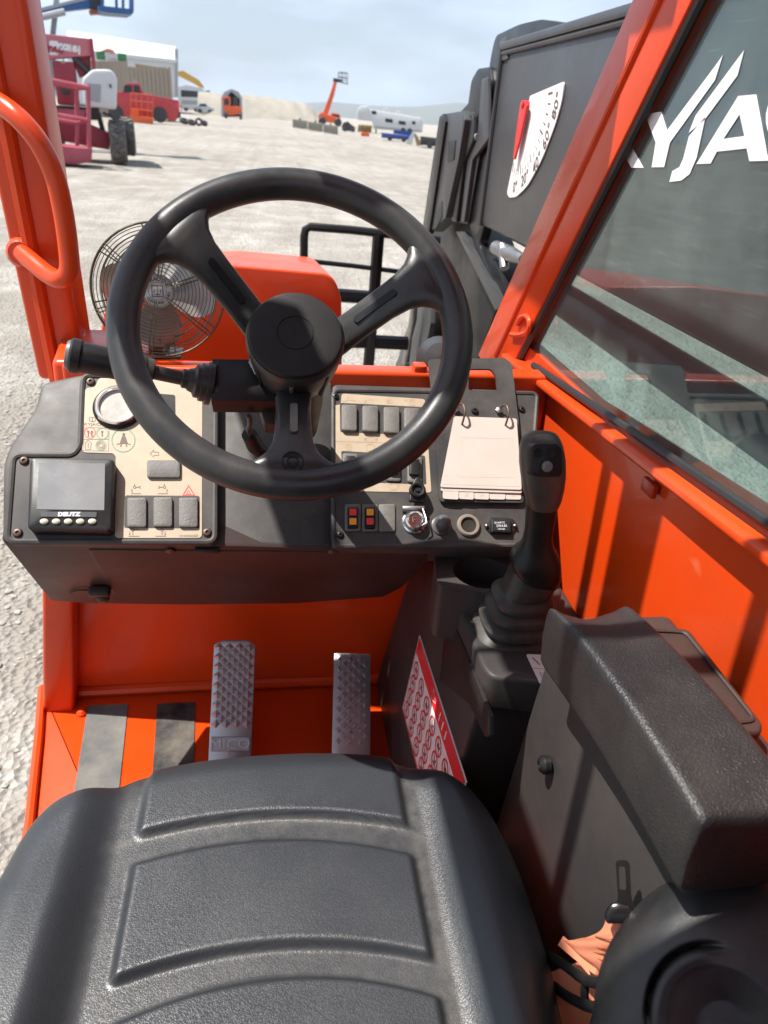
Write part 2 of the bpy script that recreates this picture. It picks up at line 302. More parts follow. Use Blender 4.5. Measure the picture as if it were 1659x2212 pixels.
# ================================================================== GROUND
GZ = -0.55
def ground_mat():
    m = bpy.data.materials.new('pale_gravel'); m.use_nodes = True; nt = m.node_tree; N, L = nt.nodes, nt.links; p = N['Principled BSDF']
    t = N.new('ShaderNodeTexCoord'); p.inputs['Roughness'].default_value = 0.95; p.inputs['Specular IOR Level'].default_value = 0.15
    def nse(scale, det=6, rough=0.6, vec=None, dist=0.0):
        n = N.new('ShaderNodeTexNoise'); n.inputs['Scale'].default_value = scale; n.inputs['Detail'].default_value = det; n.inputs['Roughness'].default_value = rough; n.inputs['Distortion'].default_value = dist
        L.new(vec or t.outputs['Object'], n.inputs['Vector']); return n.outputs['Fac']
    def mr(src, a, b, c, d):
        r = N.new('ShaderNodeMapRange'); r.inputs['From Min'].default_value = a; r.inputs['From Max'].default_value = b; r.inputs['To Min'].default_value = c; r.inputs['To Max'].default_value = d; L.new(src, r.inputs['Value']); return r.outputs[0]
    def mix(f, a, b):
        x = N.new('ShaderNodeMixRGB')
        for s, v in (('Fac', f), ('Color1', a), ('Color2', b)):
            if isinstance(v, tuple): x.inputs[s].default_value = v
            else: L.new(v, x.inputs[s])
        return x.outputs[0]
    big = mix(mr(nse(0.09, 9, 0.7), 0.38, 0.62, 0, 1), (0.235, 0.207, 0.172, 1), (0.375, 0.345, 0.302, 1))
    # wheel tracks: stretched noise bands
    mpg = N.new('ShaderNodeMapping'); mpg.inputs['Rotation'].default_value = (0, 0, RAD(-38)); mpg.inputs['Scale'].default_value = (0.9, 0.07, 1); L.new(t.outputs['Object'], mpg.inputs['Vector'])
    trk = mr(nse(0.9, 5, 0.6, mpg.outputs[0], 1.6), 0.47, 0.62, 0, 0.62)
    mpg2 = N.new('ShaderNodeMapping'); mpg2.inputs['Rotation'].default_value = (0, 0, RAD(22)); mpg2.inputs['Scale'].default_value = (1.6, 0.05, 1); L.new(t.outputs['Object'], mpg2.inputs['Vector'])
    trk2 = mr(nse(0.8, 4, 0.6, mpg2.outputs[0], 2.2), 0.50, 0.60, 0, 0.5)
    big = mix(trk2, big, (0.21, 0.185, 0.155, 1))
    c1 = mix(trk, big, (0.248, 0.222, 0.193, 1))
    c2 = mix(mr(nse(1.4, 9, 0.75), 0.46, 0.66, 0, 0.75), c1, (0.479, 0.454, 0.411, 1))
    v = N.new('ShaderNodeTexVoronoi'); v.inputs['Scale'].default_value = 42; L.new(t.outputs['Object'], v.inputs['Vector'])
    v2 = N.new('ShaderNodeTexVoronoi'); v2.inputs['Scale'].default_value = 16; L.new(t.outputs['Object'], v2.inputs['Vector'])
    cs = N.new('ShaderNodeSeparateColor'); L.new(v.outputs['Color'], cs.inputs[0])
    c3 = mix(mr(cs.outputs[0], 0.0, 1.0, 0.0, 0.45), c2, (0.240, 0.222, 0.206, 1))
    L.new(c3, p.inputs['Base Color'])
    ad = N.new('ShaderNodeMath'); ad.operation = 'ADD'; L.new(v.outputs['Distance'], ad.inputs[0]); L.new(v2.outputs['Distance'], ad.inputs[1])
    ad2 = N.new('ShaderNodeMath'); ad2.operation = 'ADD'; L.new(ad.outputs[0], ad2.inputs[0]); L.new(nse(7, 8, 0.7), ad2.inputs[1])
    b = N.new('ShaderNodeBump'); b.inputs['Strength'].default_value = 0.8; b.inputs['Distance'].default_value = 0.03; L.new(ad2.outputs[0], b.inputs['Height']); L.new(b.outputs[0], p.inputs['Normal'])
    return m
M_GROUND = ground_mat()
b = B(); rings = [0, 1.5, 3, 5, 8, 12, 18, 27, 40, 60, 90, 140, 220, 400, 900, 2500, 9000]
NA = 96; prev = None; rr = random.Random(3)
for r in rings:
    row = []
    for k in range(NA if r else 1):
        a = 2*math.pi*k/NA; z = GZ
        if 6 < r < 150: z += (rr.random()-0.5)*0.10*min(1, r/25)
        row.append(b.verts.new((r*math.cos(a), r*math.sin(a), z)))
    if prev is not None:
        for k in range(NA):
            if len(prev) == 1: b.faces.new((prev[0], row[k], row[(k+1) % NA]))
            else: b.faces.new((prev[k], row[k], row[(k+1) % NA], prev[(k+1) % NA]))
    prev = row
g = obj('ground', b, M_GROUND, smooth=80); g['kind'] = 'structure'
# loose stones close to the cab
M_STONE = mat('pale_stone', (0.32, 0.30, 0.27), 0.9, var=0.35, vs_=22, bump=0.3, bs=120, spec=0.2)
b = B(); rs = random.Random(11)
for i in range(5200):
    x = -0.75 - abs(rs.gauss(0, 1.3)); y = rs.uniform(-0.6, 7.0); s = 0.004 + 0.012*rs.random()**3.0
    t = bmesh.new(); bmesh.ops.create_icosphere(t, subdivisions=1, radius=1.0)
    for v in t.verts: v.co = Vector((v.co.x*s*rs.uniform(.8, 1.5), v.co.y*s*rs.uniform(.8, 1.4), v.co.z*s*rs.uniform(.5, .9)))
    cc, ss = math.cos(i), math.sin(i)
    vs2 = [b.verts.new((x+v.co.x*cc-v.co.y*ss, y+v.co.x*ss+v.co.y*cc, GZ+s*0.2+v.co.z)) for v in t.verts]
    for f in t.faces: b.faces.new([vs2[v.index] for v in f.verts])
    t.free()
me = bpy.data.meshes.new('gravel'); b.to_mesh(me); b.free(); me.materials.append(M_STONE)
o = bpy.data.objects.new('gravel', me); COL.objects.link(o); o['kind'] = 'stuff'; tag(o, 'loose pale gravel stones on the ground beside the cab', 'gravel')

# ================================================================== TELEHANDLER: cab structure
TH = thing('telehandler', 'orange telehandler seen from its open operator cab, black dashboard and seat', 'telehandler', (0, 0.4, GZ), worldspace=True)
XW = 0.470                                             # right side wall
def line_ext(p, q, key, val):
    """point on the line p-q where coordinate key equals val"""
    t = (val-p[key])/(q[key]-p[key]); return p + (q-p)*t
# floor
fl = part('floor_pan', TH)
edge = [aZ(x, y, 0) for x, y in ((92, 1490), (84, 1600), (64, 1790), (30, 1960))]
edge.append(line_ext(edge[-2], edge[-1], 1, -0.6))
pts = [(v.x, v.y) for v in edge] + [(XW+.02, -0.6), (XW+.02, 1.262), (edge[0].x, 1.262)]
b = B(); prism(b, pts, -0.06, 0.0, bev=0.012); obj('floor_plate', b, M_ORANGE, fl)
b = B(); lip = [Vector((v.x, v.y, 0.006)) for v in edge]; tube(b, lip, 0.009, 8); obj('edge_bead', b, M_ORANGE, fl)
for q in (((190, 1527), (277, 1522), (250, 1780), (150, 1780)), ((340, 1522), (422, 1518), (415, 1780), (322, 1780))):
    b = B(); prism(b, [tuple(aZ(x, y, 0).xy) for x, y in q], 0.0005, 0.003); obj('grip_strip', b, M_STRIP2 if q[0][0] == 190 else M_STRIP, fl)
b = B(); o_ = aZ(177, 1542, 0); lathe(b, [(.011, 0), (.011, .005), (.006, .011), (.001, .012)], Matrix.Translation(o_), 12); obj('bolt', b, M_ORANGE, fl)
# kick panel
kp = part('kick_panel', TH)
YK = 1.245
MK = frame((0, YK, 0), (0, -1, 0))
b = B(); prism(b, [(-.505, -.05), (XW, -.05), (XW, .62), (-.395, .62), (-.445, .32)], -.03, 0, MK); obj('panel', b, M_ORANGE, kp)
b = B(); tube(b, [(-.46, YK-.004, .010), (-.2, YK-.003, .013), (.1, YK-.004, .012), (.26, YK-.004, .013)], 0.012, 8); obj('weld_bead', b, M_ORANGE, kp)
b = B(); hexa(b, [(-.498, 1.195, -.05), (-.435, 1.195, -.05), (-.435, YK, -.05), (-.505, YK, -.05), (-.398, 1.19, .62), (-.345, 1.19, .62), (-.345, YK, .62), (-.398, YK, .62)], 0.008, 3); obj('door_post', b, M_ORANGE, kp)
# cowl in front of the dashboard
cw = part('cowl', TH)
b = B(); bx(b, (-.325, 1.122, .45), (XW, 1.165, .787), 0.006, 3); hexa(b, [(-.37, 1.20, .45), (-.20, 1.20, .45), (-.20, 1.38, .45), (-.40, 1.38, .45), (-.355, 1.18, .775), (-.20, 1.18, .775), (-.20, 1.38, .775), (-.385, 1.38, .775)], 0.010, 3); obj('cowl_panel', b, M_ORANGE, cw)
b = B(); q = aZ(930, 822, .80); box(b, (q.x, 1.14, .791), (.022, .026, .014), .003, 2); obj('bracket', b, M_ORANGE, cw)
# left pillar
lp = part('left_pillar', TH); YP = 1.30
a0, a1 = aY(83, 824, YP), aY(0, 443, YP); c0, c1 = aY(165, 690, YP), aY(65, 60, YP)
Lb, Lt = line_ext(a0, a1, 2, .70), line_ext(a0, a1, 2, 1.80); Rb, Rt = line_ext(c0, c1, 2, .70), line_ext(c0, c1, 2, 1.80)
Lt.x = max(Lt.x, Rt.x-.13)
b = B(); hexa(b, [(Lb.x, YP-.0, .70), (Rb.x, YP-.0, .70), (Rb.x, YP+.09, .70), (Lb.x, YP+.09, .70), (Lt.x, YP, 1.8), (Rt.x, YP, 1.8), (Rt.x, YP+.09, 1.8), (Lt.x, YP+.09, 1.8)], .010, 3); obj('post', b, M_ORANGE, lp)
b = B(); d = .62
tube(b, [Vector((Lb.x*d+Rb.x*(1-d), YP-.002, .70)), Vector((Lt.x*d+Rt.x*(1-d), YP-.002, 1.8))], .012, 8); obj('seam_bead', b, M_ORANGE, lp)
MG = frame((0, YP+.03, 0), (0, -1, 0))
b = B(); prism(b, locs(MG, [(150, 640), (160, 680), (172, 712), (195, 738), (238, 752), (238, 815), (120, 825)]), -.012, .012, MG, .004); obj('gusset', b, M_ORANGE, lp)
b = B(); q = aY(160, 800, 1.27); box(b, (q.x+.012, 1.315, q.z-.01), (.09, .06, .07), .01, 2); obj('post_foot', b, M_ORANGE, lp)
hp = [(-40, 205, 1.285), (-5, 222, 1.24), (40, 255, 1.21), (85, 310, 1.20), (118, 380, 1.20), (137, 460, 1.20), (148, 540, 1.20), (149, 585, 1.20), (132, 604, 1.205), (105, 594, 1.23), (75, 570, 1.26), (48, 547, 1.29)]
b = B(); tube(b, catmull([aY(*h) for h in hp], 5), .0148, 16); obj('grab_handle', b, M_ORANGE, lp)
b = B(); q = aY(47, 546, 1.298); lathe(b, [(.026, -.004), (.024, .004), (.018, .012)], frame(q, (0, -1, .1)), 14); obj('weld_collar', b, M_ORANGE, lp)
# right side: wall, sill, pillar, glass
sw = part('side_wall', TH)
b = B(); bx(b, (XW, -.62, -.03), (XW+.03, 1.30, .80)); obj('wall_panel', b, M_ORANGE, sw)
XI = XW-.026
A = aX(1134, 802, XI); Bq = aX(1659, 1203, XI); C_ = aX(1134, 776, XW); D_ = aX(1659, 1129, XW)
def zl(p, q, y): return line_ext(p, q, 1, y)
b = B(); ys = (-.62, 1.33)
I0, I1, G0, G1 = zl(A, Bq, ys[0]), zl(A, Bq, ys[1]), zl(C_, D_, ys[0]), zl(C_, D_, ys[1])
SILL_Z = lambda y: zl(C_, D_, y).z
dn = Vector((0, 0, -.010))
hexa(b, [I0+dn, I1+dn, G1+Vector((.035, 0, -.05)), G0+Vector((.035, 0, -.05)), I0, I1, G1+Vector((.035, 0, 0)), G0+Vector((.035, 0, 0))], .003, 2); obj('window_sill', b, M_ORANGE, sw)
q = aX(1405, 1025, XW-.004)
b = B(); lathe(b, [(.016, 0), (.016, .006), (.010, .008), (.010, .016), (.007, .018)], frame(q, (-1, 0, 0)), 8); box(b, (q.x-.004, q.y-.012, q.z-.012), (.008, .03, .018), .002); obj('bolt', b, mat('orange_bolt', (.35, .03, .008), .4), sw)
q = aX(1168, 852, XI-.002)
b = B(); lathe(b, [(.012, 0), (.012, .006), (.007, .010), (.007, .02)], frame(q, (-1, 0, 0)), 8); obj('bolt', b, M_ORANGE, sw)
q = aX(1640, 1540, XW-.004)
b = B(); lathe(b, [(.012, 0), (.012, .006), (.007, .010), (.007, .014)], frame(q, (-1, 0, 0)), 8); obj('bolt', b, M_ORANGE, sw)
rp_ = part('right_pillar', TH); XP = XW-.014
MP = frame((XP, 0, 0), (-1, 0, 0), (0, -1, 0))
l0, l1 = aX(1030, 772, XP), aX(1365, 0, XP); r0_, r1 = aX(1117, 765, XP), aX(1493, 0, XP)
def yz(p, q, z): v = line_ext(p, q, 2, z); return (-v.y, v.z)
b = B(); prism(b, [yz(l0, l1, .70), yz(r0_, r1, .70), yz(r0_, r1, 1.82), yz(l0, l1, 1.82)], -.035, 0, MP, .003, 2); obj('post', b, M_ORANGE, rp_)
def lerp(a, c, t): return (a[0]+(c[0]-a[0])*t, a[1]+(c[1]-a[1])*t)
b = B()
for tt in (.52,):
    p0_, p1_ = lerp(yz(l0, l1, .74), yz(r0_, r1, .74), tt), lerp(yz(l0, l1, 1.8), yz(r0_, r1, 1.8), tt)
    tube(b, [MP @ Vector((*p0_, .0005)), MP @ Vector((*p1_, .0005))], .0055, 8)
obj('seam_bead', b, M_ORANGE, rp_)
b = B(); tube(b, catmull([aX(x, y, XP-.004) for x, y in ((1105, 722), (1120, 724), (1138, 718), (1144, 700), (1139, 684), (1126, 686), (1118, 700))], 4), .005, 8); obj('lug_ring', b, M_ORANGE, rp_)
# glass
def glass_mat():
    m = bpy.data.materials.new('scratched_side_glass'); m.use_nodes = True; nt = m.node_tree; N, L = nt.nodes, nt.links; N.clear()
    out = N.new('ShaderNodeOutputMaterial'); t = N.new('ShaderNodeTexCoord')
    tr = N.new('ShaderNodeBsdfTransparent'); tr.inputs['Color'].default_value = (0.64, 0.77, 0.75, 1)
    gl = N.new('ShaderNodeBsdfGlossy'); gl.inputs['Roughness'].default_value = 0.02; gl.inputs['Color'].default_value = (.95, .97, .97, 1)
    df = N.new('ShaderNodeBsdfDiffuse'); df.inputs['Color'].default_value = (.22, .27, .27, 1)
    fr = N.new('ShaderNodeFresnel'); fr.inputs['IOR'].default_value = 1.6
    n = N.new('ShaderNodeTexNoise'); n.inputs['Scale'].default_value = 5; n.inputs['Detail'].default_value = 9; n.inputs['Roughness'].default_value = .7; L.new(t.outputs['Object'], n.inputs['Vector'])
    r = N.new('ShaderNodeMapRange'); r.inputs['From Min'].default_value = .35; r.inputs['From Max'].default_value = .75; r.inputs['To Min'].default_value = .06; r.inputs['To Max'].default_value = .26; L.new(n.outputs['Fac'], r.inputs['Value'])
    # fine scratches
    mp_ = N.new('ShaderNodeMapping'); mp_.inputs['Rotation'].default_value = (RAD(35), 0, 0); mp_.inputs['Scale'].default_value = (1, 6, 160); L.new(t.outputs['Object'], mp_.inputs['Vector'])
    ns = N.new('ShaderNodeTexNoise'); ns.inputs['Scale'].default_value = 2.2; ns.inputs['Detail'].default_value = 5; L.new(mp_.outputs[0], ns.inputs['Vector'])
    rs_ = N.new('ShaderNodeMapRange'); rs_.inputs['From Min'].default_value = .60; rs_.inputs['From Max'].default_value = .70; rs_.inputs['To Max'].default_value = .10; L.new(ns.outputs['Fac'], rs_.inputs['Value'])
    ad = N.new('ShaderNodeMath'); ad.operation = 'ADD'; L.new(r.outputs[0], ad.inputs[0]); L.new(rs_.outputs[0], ad.inputs[1])
    m1 = N.new('ShaderNodeMixShader'); L.new(ad.outputs[0], m1.inputs[0]); L.new(tr.outputs[0], m1.inputs[1]); L.new(df.outputs[0], m1.inputs[2])
    ge = N.new('ShaderNodeNewGeometry'); sb = N.new('ShaderNodeMath'); sb.operation = 'SUBTRACT'; sb.use_clamp = True; L.new(fr.outputs[0], sb.inputs[0]); L.new(ge.outputs['Backfacing'], sb.inputs[1])
    m2 = N.new('ShaderNodeMixShader'); L.new(sb.outputs[0], m2.inputs[0]); L.new(m1.outputs[0], m2.inputs[1]); L.new(gl.outputs[0], m2.inputs[2])
    L.new(m2.outputs[0], out.inputs['Surface']); return m
M_GLASS = glass_mat()
sg = part('side_window', TH); XG = XW+.006
MGL = frame((XG, 0, 0), (-1, 0, 0), (0, -1, 0))
e0 = yz(r0_, r1, .76); e1 = yz(r0_, r1, 1.78)
b = B(); prism(b, [(-1.30, SILL_Z(1.30)-.01), (.55, SILL_Z(-.55)-.01), (.55, 1.80), (e1[0]-.05, 1.80), (e0[0]-.05, .80)][0:5], -.004, 0, MGL); obj('glass_pane', b, M_GLASS, sg)
b = B(); tube(b, [Vector((XP+.010, -e0[0]-.003, e0[1])), Vector((XP+.010, -e1[0]-.003, e1[1]))], .007, 8); obj('pillar_seal', b, M_SEAL, sg)
b = B(); tube(b, [Vector((XW-.006, 1.2, SILL_Z(1.2)+.003)), Vector((XW-.006, -.55, SILL_Z(-.55)+.003))], .006, 8); obj('sill_seal', b, M_SEAL, sg)
# lettering on the glass, traced on the pane
def L3(pts): return [(x/1.9543+810, y/1.9543) for x, y in pts]
letters = [L3([(1030, 660), (1066, 590), (1130, 708), (1080, 708), (1050, 655)]),
  L3([(1138, 482), (1205, 471), (1230, 550), (1442, 266), (1465, 232), (1432, 338), (1242, 602), (1218, 705), (1165, 706), (1182, 602)]),
  L3([(1350, 488), (1555, 211), (1527, 318), (1388, 506), (1322, 560)]),
  L3([(1322, 576), (1392, 492), (1355, 665), (1325, 735), (1290, 762), (1240, 768), (1252, 722), (1282, 705), (1298, 670)])]
for lt in letters:
    b = B(); prism(b, locs(MGL, lt, .002), .0006, .0012, MGL); obj('letter', b, M_WHITE, sg)
b = B(); holed(b, locs(MGL, L3([(1530, 405), (1605, 398), (1656, 678), (1577, 680), (1566, 626), (1440, 640), (1414, 690), (1354, 692)]), .002), [locs(MGL, L3([(1536, 482), (1556, 574), (1468, 586)]), .002)], .0006, .0012, MGL); obj('letter', b, M_WHITE, sg)
cc = L3([(1775, 500)])[0]
arc = [(cc[0]+55*math.cos(a), cc[1]+52*math.sin(a)) for a in np.linspace(-2.6+.0, -5.0+1.3, 1)]
b = B(); ao = [(cc[0]+66*math.cos(a), cc[1]+72*math.sin(a)) for a in np.linspace(RAD(60), RAD(300), 18)]; ai = [(cc[0]+44*math.cos(a), cc[1]+48*math.sin(a)) for a in np.linspace(RAD(300), RAD(60), 18)]
prism(b, locs(MGL, ao+ai, .002), .0006, .0012, MGL); obj('letter', b, M_WHITE, sg)
# roof guard: header, rails and bars over the seat (they shade the cab in bands)
rg = part('roof_guard', TH)
for lo, hi in (((-.485, -.6, 1.78), (-.408, .81, 1.84)), ((-.585, .81, 1.78), (-.408, .915, 1.84)), ((-.33, .81, 1.78), (.03, .915, 1.84)), ((-.408, .856, 1.80), (-.33, .868, 1.82)), ((.03, .36, 1.785), (.055, 1.10, 1.83)), ((-.585, .915, 1.785), (-.515, 1.36, 1.835)), ((-.515, 1.28, 1.785), (-.33, 1.36, 1.835)), ((-.30, .955, 1.79), (.03, .985, 1.82)), ((-.30, .915, 1.79), (-.272, .955, 1.82)), ((-.405, .597, 1.79), (.42, .624, 1.82)), ((.42, -.6, 1.78), (.50, .81, 1.84)), ((-.405, -.6, 1.78), (.42, -.52, 1.84))):
    b = B(); bx(b, lo, hi, .006, 2); obj('roof_bar', b, M_ORANGE, rg)
b = B(); bx(b, (.0, 1.10, 1.795), (.50, 1.52, 1.815), .004); bx(b, (.19, .985, 1.795), (.50, 1.10, 1.815), .004); obj('pillar_shade_plate', b, M_ORANGE, rg)  # unseen plates, added and cut to keep sun off the right pillar
for lo, hi in (((.20, -.52, 1.80), (.42, .81, 1.815)), ((-.408, -.52, 1.80), (.20, .405, 1.815))):
    b = B(); bx(b, lo, hi, .003); obj('sky_block_plate', b, M_ORANGE, rg)  # unseen solid panels, added to cut the sky light inside the cab
b = B(); bx(b, (-.45, -.60, -.05), (.47, -.56, .95), .004); obj('rear_panel', b, M_ORANGE, rg)
for x in (-.45, .47):
    b = B(); bx(b, (x-.04, -.62, GZ+.45), (x+.03, -.54, 1.79), .008); obj('rear_post', b, M_ORANGE, rg)
# ================================================================== DASHBOARD
DE = RAD(50.0)
DN = Vector((0, -math.cos(DE), math.sin(DE)))
MD = frame(aX(5, 1165, -.37), DN)
def dl(pts, h=0.0): return locs(MD, pts, h)
db = part('dashboard', TH)
def dprism(name, px, h0, h1, m, r=0.0, bev=0.0, label=None, par=None, seg=4):
    b = B(); pts = dl(px, h1)
    if r: pts = rpoly(pts, r, seg)
    prism(b, pts, h0, h1, MD, bev); return obj(name, b, m, par or db, label=label)
dprism('left_housing', [(3, 1168), (5, 1000), (17, 966), (74, 882), (88, 826), (150, 812), (180, 806), (468, 812), (468, 1176)], -.06, 0, M_DASH, .012, .007)
dprism('centre_housing', [(469, 815), (716, 826), (716, 1180), (469, 1174)], -.08, -.012, M_DASH, .004, .004)
dprism('right_housing', [(717, 828), (1158, 842), (1166, 858), (1152, 1060), (1140, 1188), (717, 1184)], -.06, 0, M_DASH, .010, .006)
def ridge(name, px, r, m=M_DASH, h=.001, rad=.012):
    b = B(); pts = rpoly(dl(px, h), rad, 5); tube(b, [MD @ Vector((x, y, h)) for x, y in pts], r, 8, closed=True); return obj(name, b, m, db)
ridge('panel_rim', [(180, 812), (466, 818), (464, 1171), (16, 1170), (30, 984), (158, 984), (174, 964)], .0045)
ridge('panel_rim', [(720, 844), (1160, 850), (1137, 1178), (720, 1180)], .004)
dprism('left_panel', [(183, 816), (461, 822), (460, 1167), (21, 1166), (34, 988), (160, 988), (177, 966)], 0.0, .0022, M_DASH, .008)
dprism('right_panel', [(723, 847), (1156, 854), (1134, 1174), (723, 1176)], 0.0, .0022, M_DASH, .006)
dprism('left_decal', [(184, 838), (206, 836), (213, 816), (437, 823), (436, 1162), (248, 1162), (250, 985), (244, 979), (177, 977)], .0023, .0030, M_CREAM, .006)
dprism('right_decal', [(738, 850), (918, 862), (932, 1064), (719, 1060), (716, 876), (736, 874)], .0023, .0030, M_CREAM, .005)
for px in ([(270, 1070), (431, 1071), (431, 1141), (268, 1140)], [(734, 870), (912, 879), (915, 940), (735, 933)], [(737, 974), (918, 984), (921, 1046), (740, 1040)]):
    dprism('switch_recess', px, .0028, .0034, M_DASH, .003)
dprism('warning_window', [(340, 850), (378, 853), (379, 930), (345, 930)], .0028, .0036, M_BLACK, .003)
def switch(x0, y0, x1, y1, sk=0, m=M_SWITCH, h=.008, name='switch_blank', r=.004, label=None):
    return dprism(name, [(x0, y0), (x1, y0+sk), (x1, y1+sk), (x0, y1)], .003, h, m, r, .0018, label)
for q in ((274, 1074, 316, 1138), (331, 1073, 372, 1137), (386, 1074, 427, 1138), (317, 993, 389, 1031)): switch(*q)
for q in ((738, 873, 771, 929), (783, 875, 817, 931), (829, 878, 863, 934), (873, 880, 906, 935)): switch(*q, sk=1, h=.010)
for q in ((740, 978, 773, 1034), (788, 980, 820, 1036), (834, 982, 866, 1038), (880, 985, 912, 1041)):
    switch(*q, sk=1, h=.007, name='switch_bezel')
    x0, y0, x1, y1 = q; switch(x0+5, y0+5, x1-5, y1-16, sk=1, m=M_BLACK, h=.013, name='rocker', r=.003)
for k, q in enumerate(((745, 1088, 780, 1147), (782, 1088, 817, 1148), (818, 1088, 854, 1148))):
    switch(*q, h=.006, name='switch_bezel' if k < 2 else 'switch_blank')
    if k < 2:
        x0, y0, x1, y1 = q; switch(x0+6, y0+7, x1-6, y1-7, m=M_BLACK, h=.010, name='indicator_rocker', r=.003)
        for j, yy in enumerate((y0+11, y0+31)):
            m = (M_LRED, M_LAMB)[(j+k) % 2]
            dprism('indicator_lens', [(x0+10, yy), (x1-10, yy), (x1-10, yy+14), (x0+10, yy+14)], .009, .0112, m, .001)
def screw(x, y, r=.0068, m=M_SCREW, h=.0022):
    b = B(); u, v = loc(MD, x, y, h+.003)
    lathe(b, [(r, h-.001), (r*.98, h+.0012), (r*.75, h+.0035), (r*.35, h+.0042), (r*.33, h+.002), (r*.02, h+.002)], MD @ Matrix.Translation((u, v, 0)), 16, cap0=False); obj('screw', b, m, db)
for s in ((51, 994), (37, 1150), (447, 1149), (195, 823)): screw(*s)
for s in ((725, 855), (735, 1154), (1128, 883)): screw(*s, r=.0058, m=M_BLACK)
# gauge
gu, gv = loc(MD, 255, 878, .006); MGa = MD @ Matrix.Translation((gu, gv, 0))
b = B(); lathe(b, [(.0365, .002), (.0365, .006), (.034, .0085)], MGa, 40, cap1=False); obj('gauge_gasket', b, M_BLACK, db)
b = B(); lathe(b, [(.0325, .003), (.0325, .0105), (.0305, .0125), (.0285, .0125), (.0272, .0105), (.0268, .006)], MGa, 48, cap0=False, cap1=False); obj('gauge_bezel', b, M_CHROME, db)
b = B(); lathe(b, [(.0275, .006), (.0275, .0068)], MGa, 40); obj('gauge_face', b, mat('hazy_gauge_glass', (.36, .34, .31), .3, var=.15, vs_=40, dust=((.5, .44, .36), .5, 40), coat=.3), db)
# display
def dd(px, h0, h1, m, name, r=.0, bev=0.0): return dprism(name, px, h0, h1, m, r, bev)
dd([(64, 987), (247, 990), (240, 1147), (58, 1143)], .002, .024, M_BLACK, 'display_housing', .008, .004)
dd([(84, 1000), (227, 1001), (225, 1102), (79, 1100)], .0235, .0246, M_SCREEN, 'display_screen', .001)
dd([(88, 1105), (209, 1106), (208, 1117), (88, 1116)], .0235, .0252, mat('display_strip', (.03, .03, .032), .35), 'display_strip', .001)
for x in (95, 121, 147, 173, 199):
    b = B(); u, v = loc(MD, x, 1126, .026); lathe(b, [(.0055, .0235), (.0054, .0262), (.0035, .0275), (.0005, .0278)], MD @ Matrix.Translation((u, v, 0)) @ Matrix.Diagonal((1, .72, 1, 1)), 16); obj('display_button', b, M_IVORY, db)
b = B(); u, v = loc(MD, 149, 1111, .0255); text(b, 'DEUTZ', .0078, MD, .0255, 1.15, at=(u, v), bold=.0004); obj('display_lettering', b, M_WHITE, db, smooth=0)
# printed symbols, left panel
HP = .0033; lw = .0008
def C2(x, y): return loc(MD, x/2.560, y/2.560+769.5, HP)                  # coordinates of the left close-up
def C3(x, y): return loc(MD, x/2.560+567, y/2.560+769.5, HP)              # coordinates of the right close-up
b = B()
def ln(bm, f, pts, w=lw, closed=False): ribbon(bm, [f(*p) for p in pts], w, HP, MD, closed)
def ring(bm, f, x, y, r, w=lw): ln(bm, f, [(x+r*math.cos(a), y+r*math.sin(a)) for a in np.linspace(0, 2*math.pi, 25)[:-1]], w, True)
ln(b, C2, [(830, 540), (851, 518), (851, 530), (877, 530), (877, 548), (851, 548), (851, 558)], lw, True)
ln(b, C2, [(990, 540), (968, 518), (968, 530), (942, 530), (942, 548), (968, 548), (968, 558)], lw, True)
for x0, s in ((750, 1), (903, -1)):
    ln(b, C2, [(x0-25*s, 760), (x0+30*s, 760)]); ln(b, C2, [(x0-20*s, 755), (x0-20*s, 735), (x0-26*s, 742)]); ring(b, C2, x0-6*s, 724, 7); ln(b, C2, [(x0, 724), (x0+16*s, 724), (x0+28*s, 718)]); ln(b, C2, [(x0+16*s, 724), (x0+28*s, 731)]); ln(b, C2, [(x0-6*s, 717), (x0-6*s, 705)])
for x0, s in ((740, 1), (890, -1)):
    ln(b, C2, [(x0-28*s, 995), (x0+30*s, 995)]); ring(b, C2, x0-6*s, 960, 7); ln(b, C2, [(x0-6*s, 967), (x0-6*s, 990)]); ln(b, C2, [(x0, 960), (x0+14*s, 960), (x0+26*s, 954)]); ln(b, C2, [(x0-22*s, 968), (x0-22*s, 990), (x0-28*s, 982)])
ln(b, C2, [(465, 395), (603, 395), (600, 524), (458, 522)], .0006, True); ln(b, C2, [(462, 460), (602, 458)], .0006)
ln(b, C2, [(470, 480), (487, 464), (504, 480), (500, 516), (472, 516)], lw, True); ln(b, C2, [(487, 478), (487, 508)])
ring(b, C2, 558, 493, 12); ring(b, C2, 558, 493, 20)
flatpoly(b, [C2(*p) for p in ((676, 440), (692, 440), (706, 480), (662, 480))], HP, MD); flatpoly(b, [C2(684+8*math.cos(a), 432+8*math.sin(a)) for a in np.linspace(0, -2*math.pi, 13)[:-1]], HP, MD)
ln(b, C2, [(645, 487), (668, 482), (700, 482), (722, 488)], .0012); ln(b, C2, [(672, 484), (666, 500)], .0016); ln(b, C2, [(696, 484), (702, 500)], .0016)
for x in (488, 508, 565):
    ln(b, C2, [(x, 412), (x, 445)], .0016)
    ln(b, C2, [(x-7, 418), (x+7, 418)], .0012)
ln(b, C2, [(494, 336), (510, 340), (527, 336), (527, 358), (510, 362), (494, 358)], lw, True); ln(b, C2, [(510, 340), (510, 362)])
u, v = C2(511, 377); text(b, 'SKYJACK', .0062, MD, HP, 1.25, at=(u, v))
u, v = C2(1042, 994); text(b, '191447ADZZ', .0046, MD, HP, 1.0, at=(u, v))
obj('printed_symbols', b, M_INK, db, smooth=0)
b = B(); ring(b, C2, 566, 427, 31, .0012); ring(b, C2, 558, 493, 28, .0012); ring(b, C2, 682, 465, 64, .0014); obj('green_symbol_rings', b, M_GREEN, db, smooth=0)
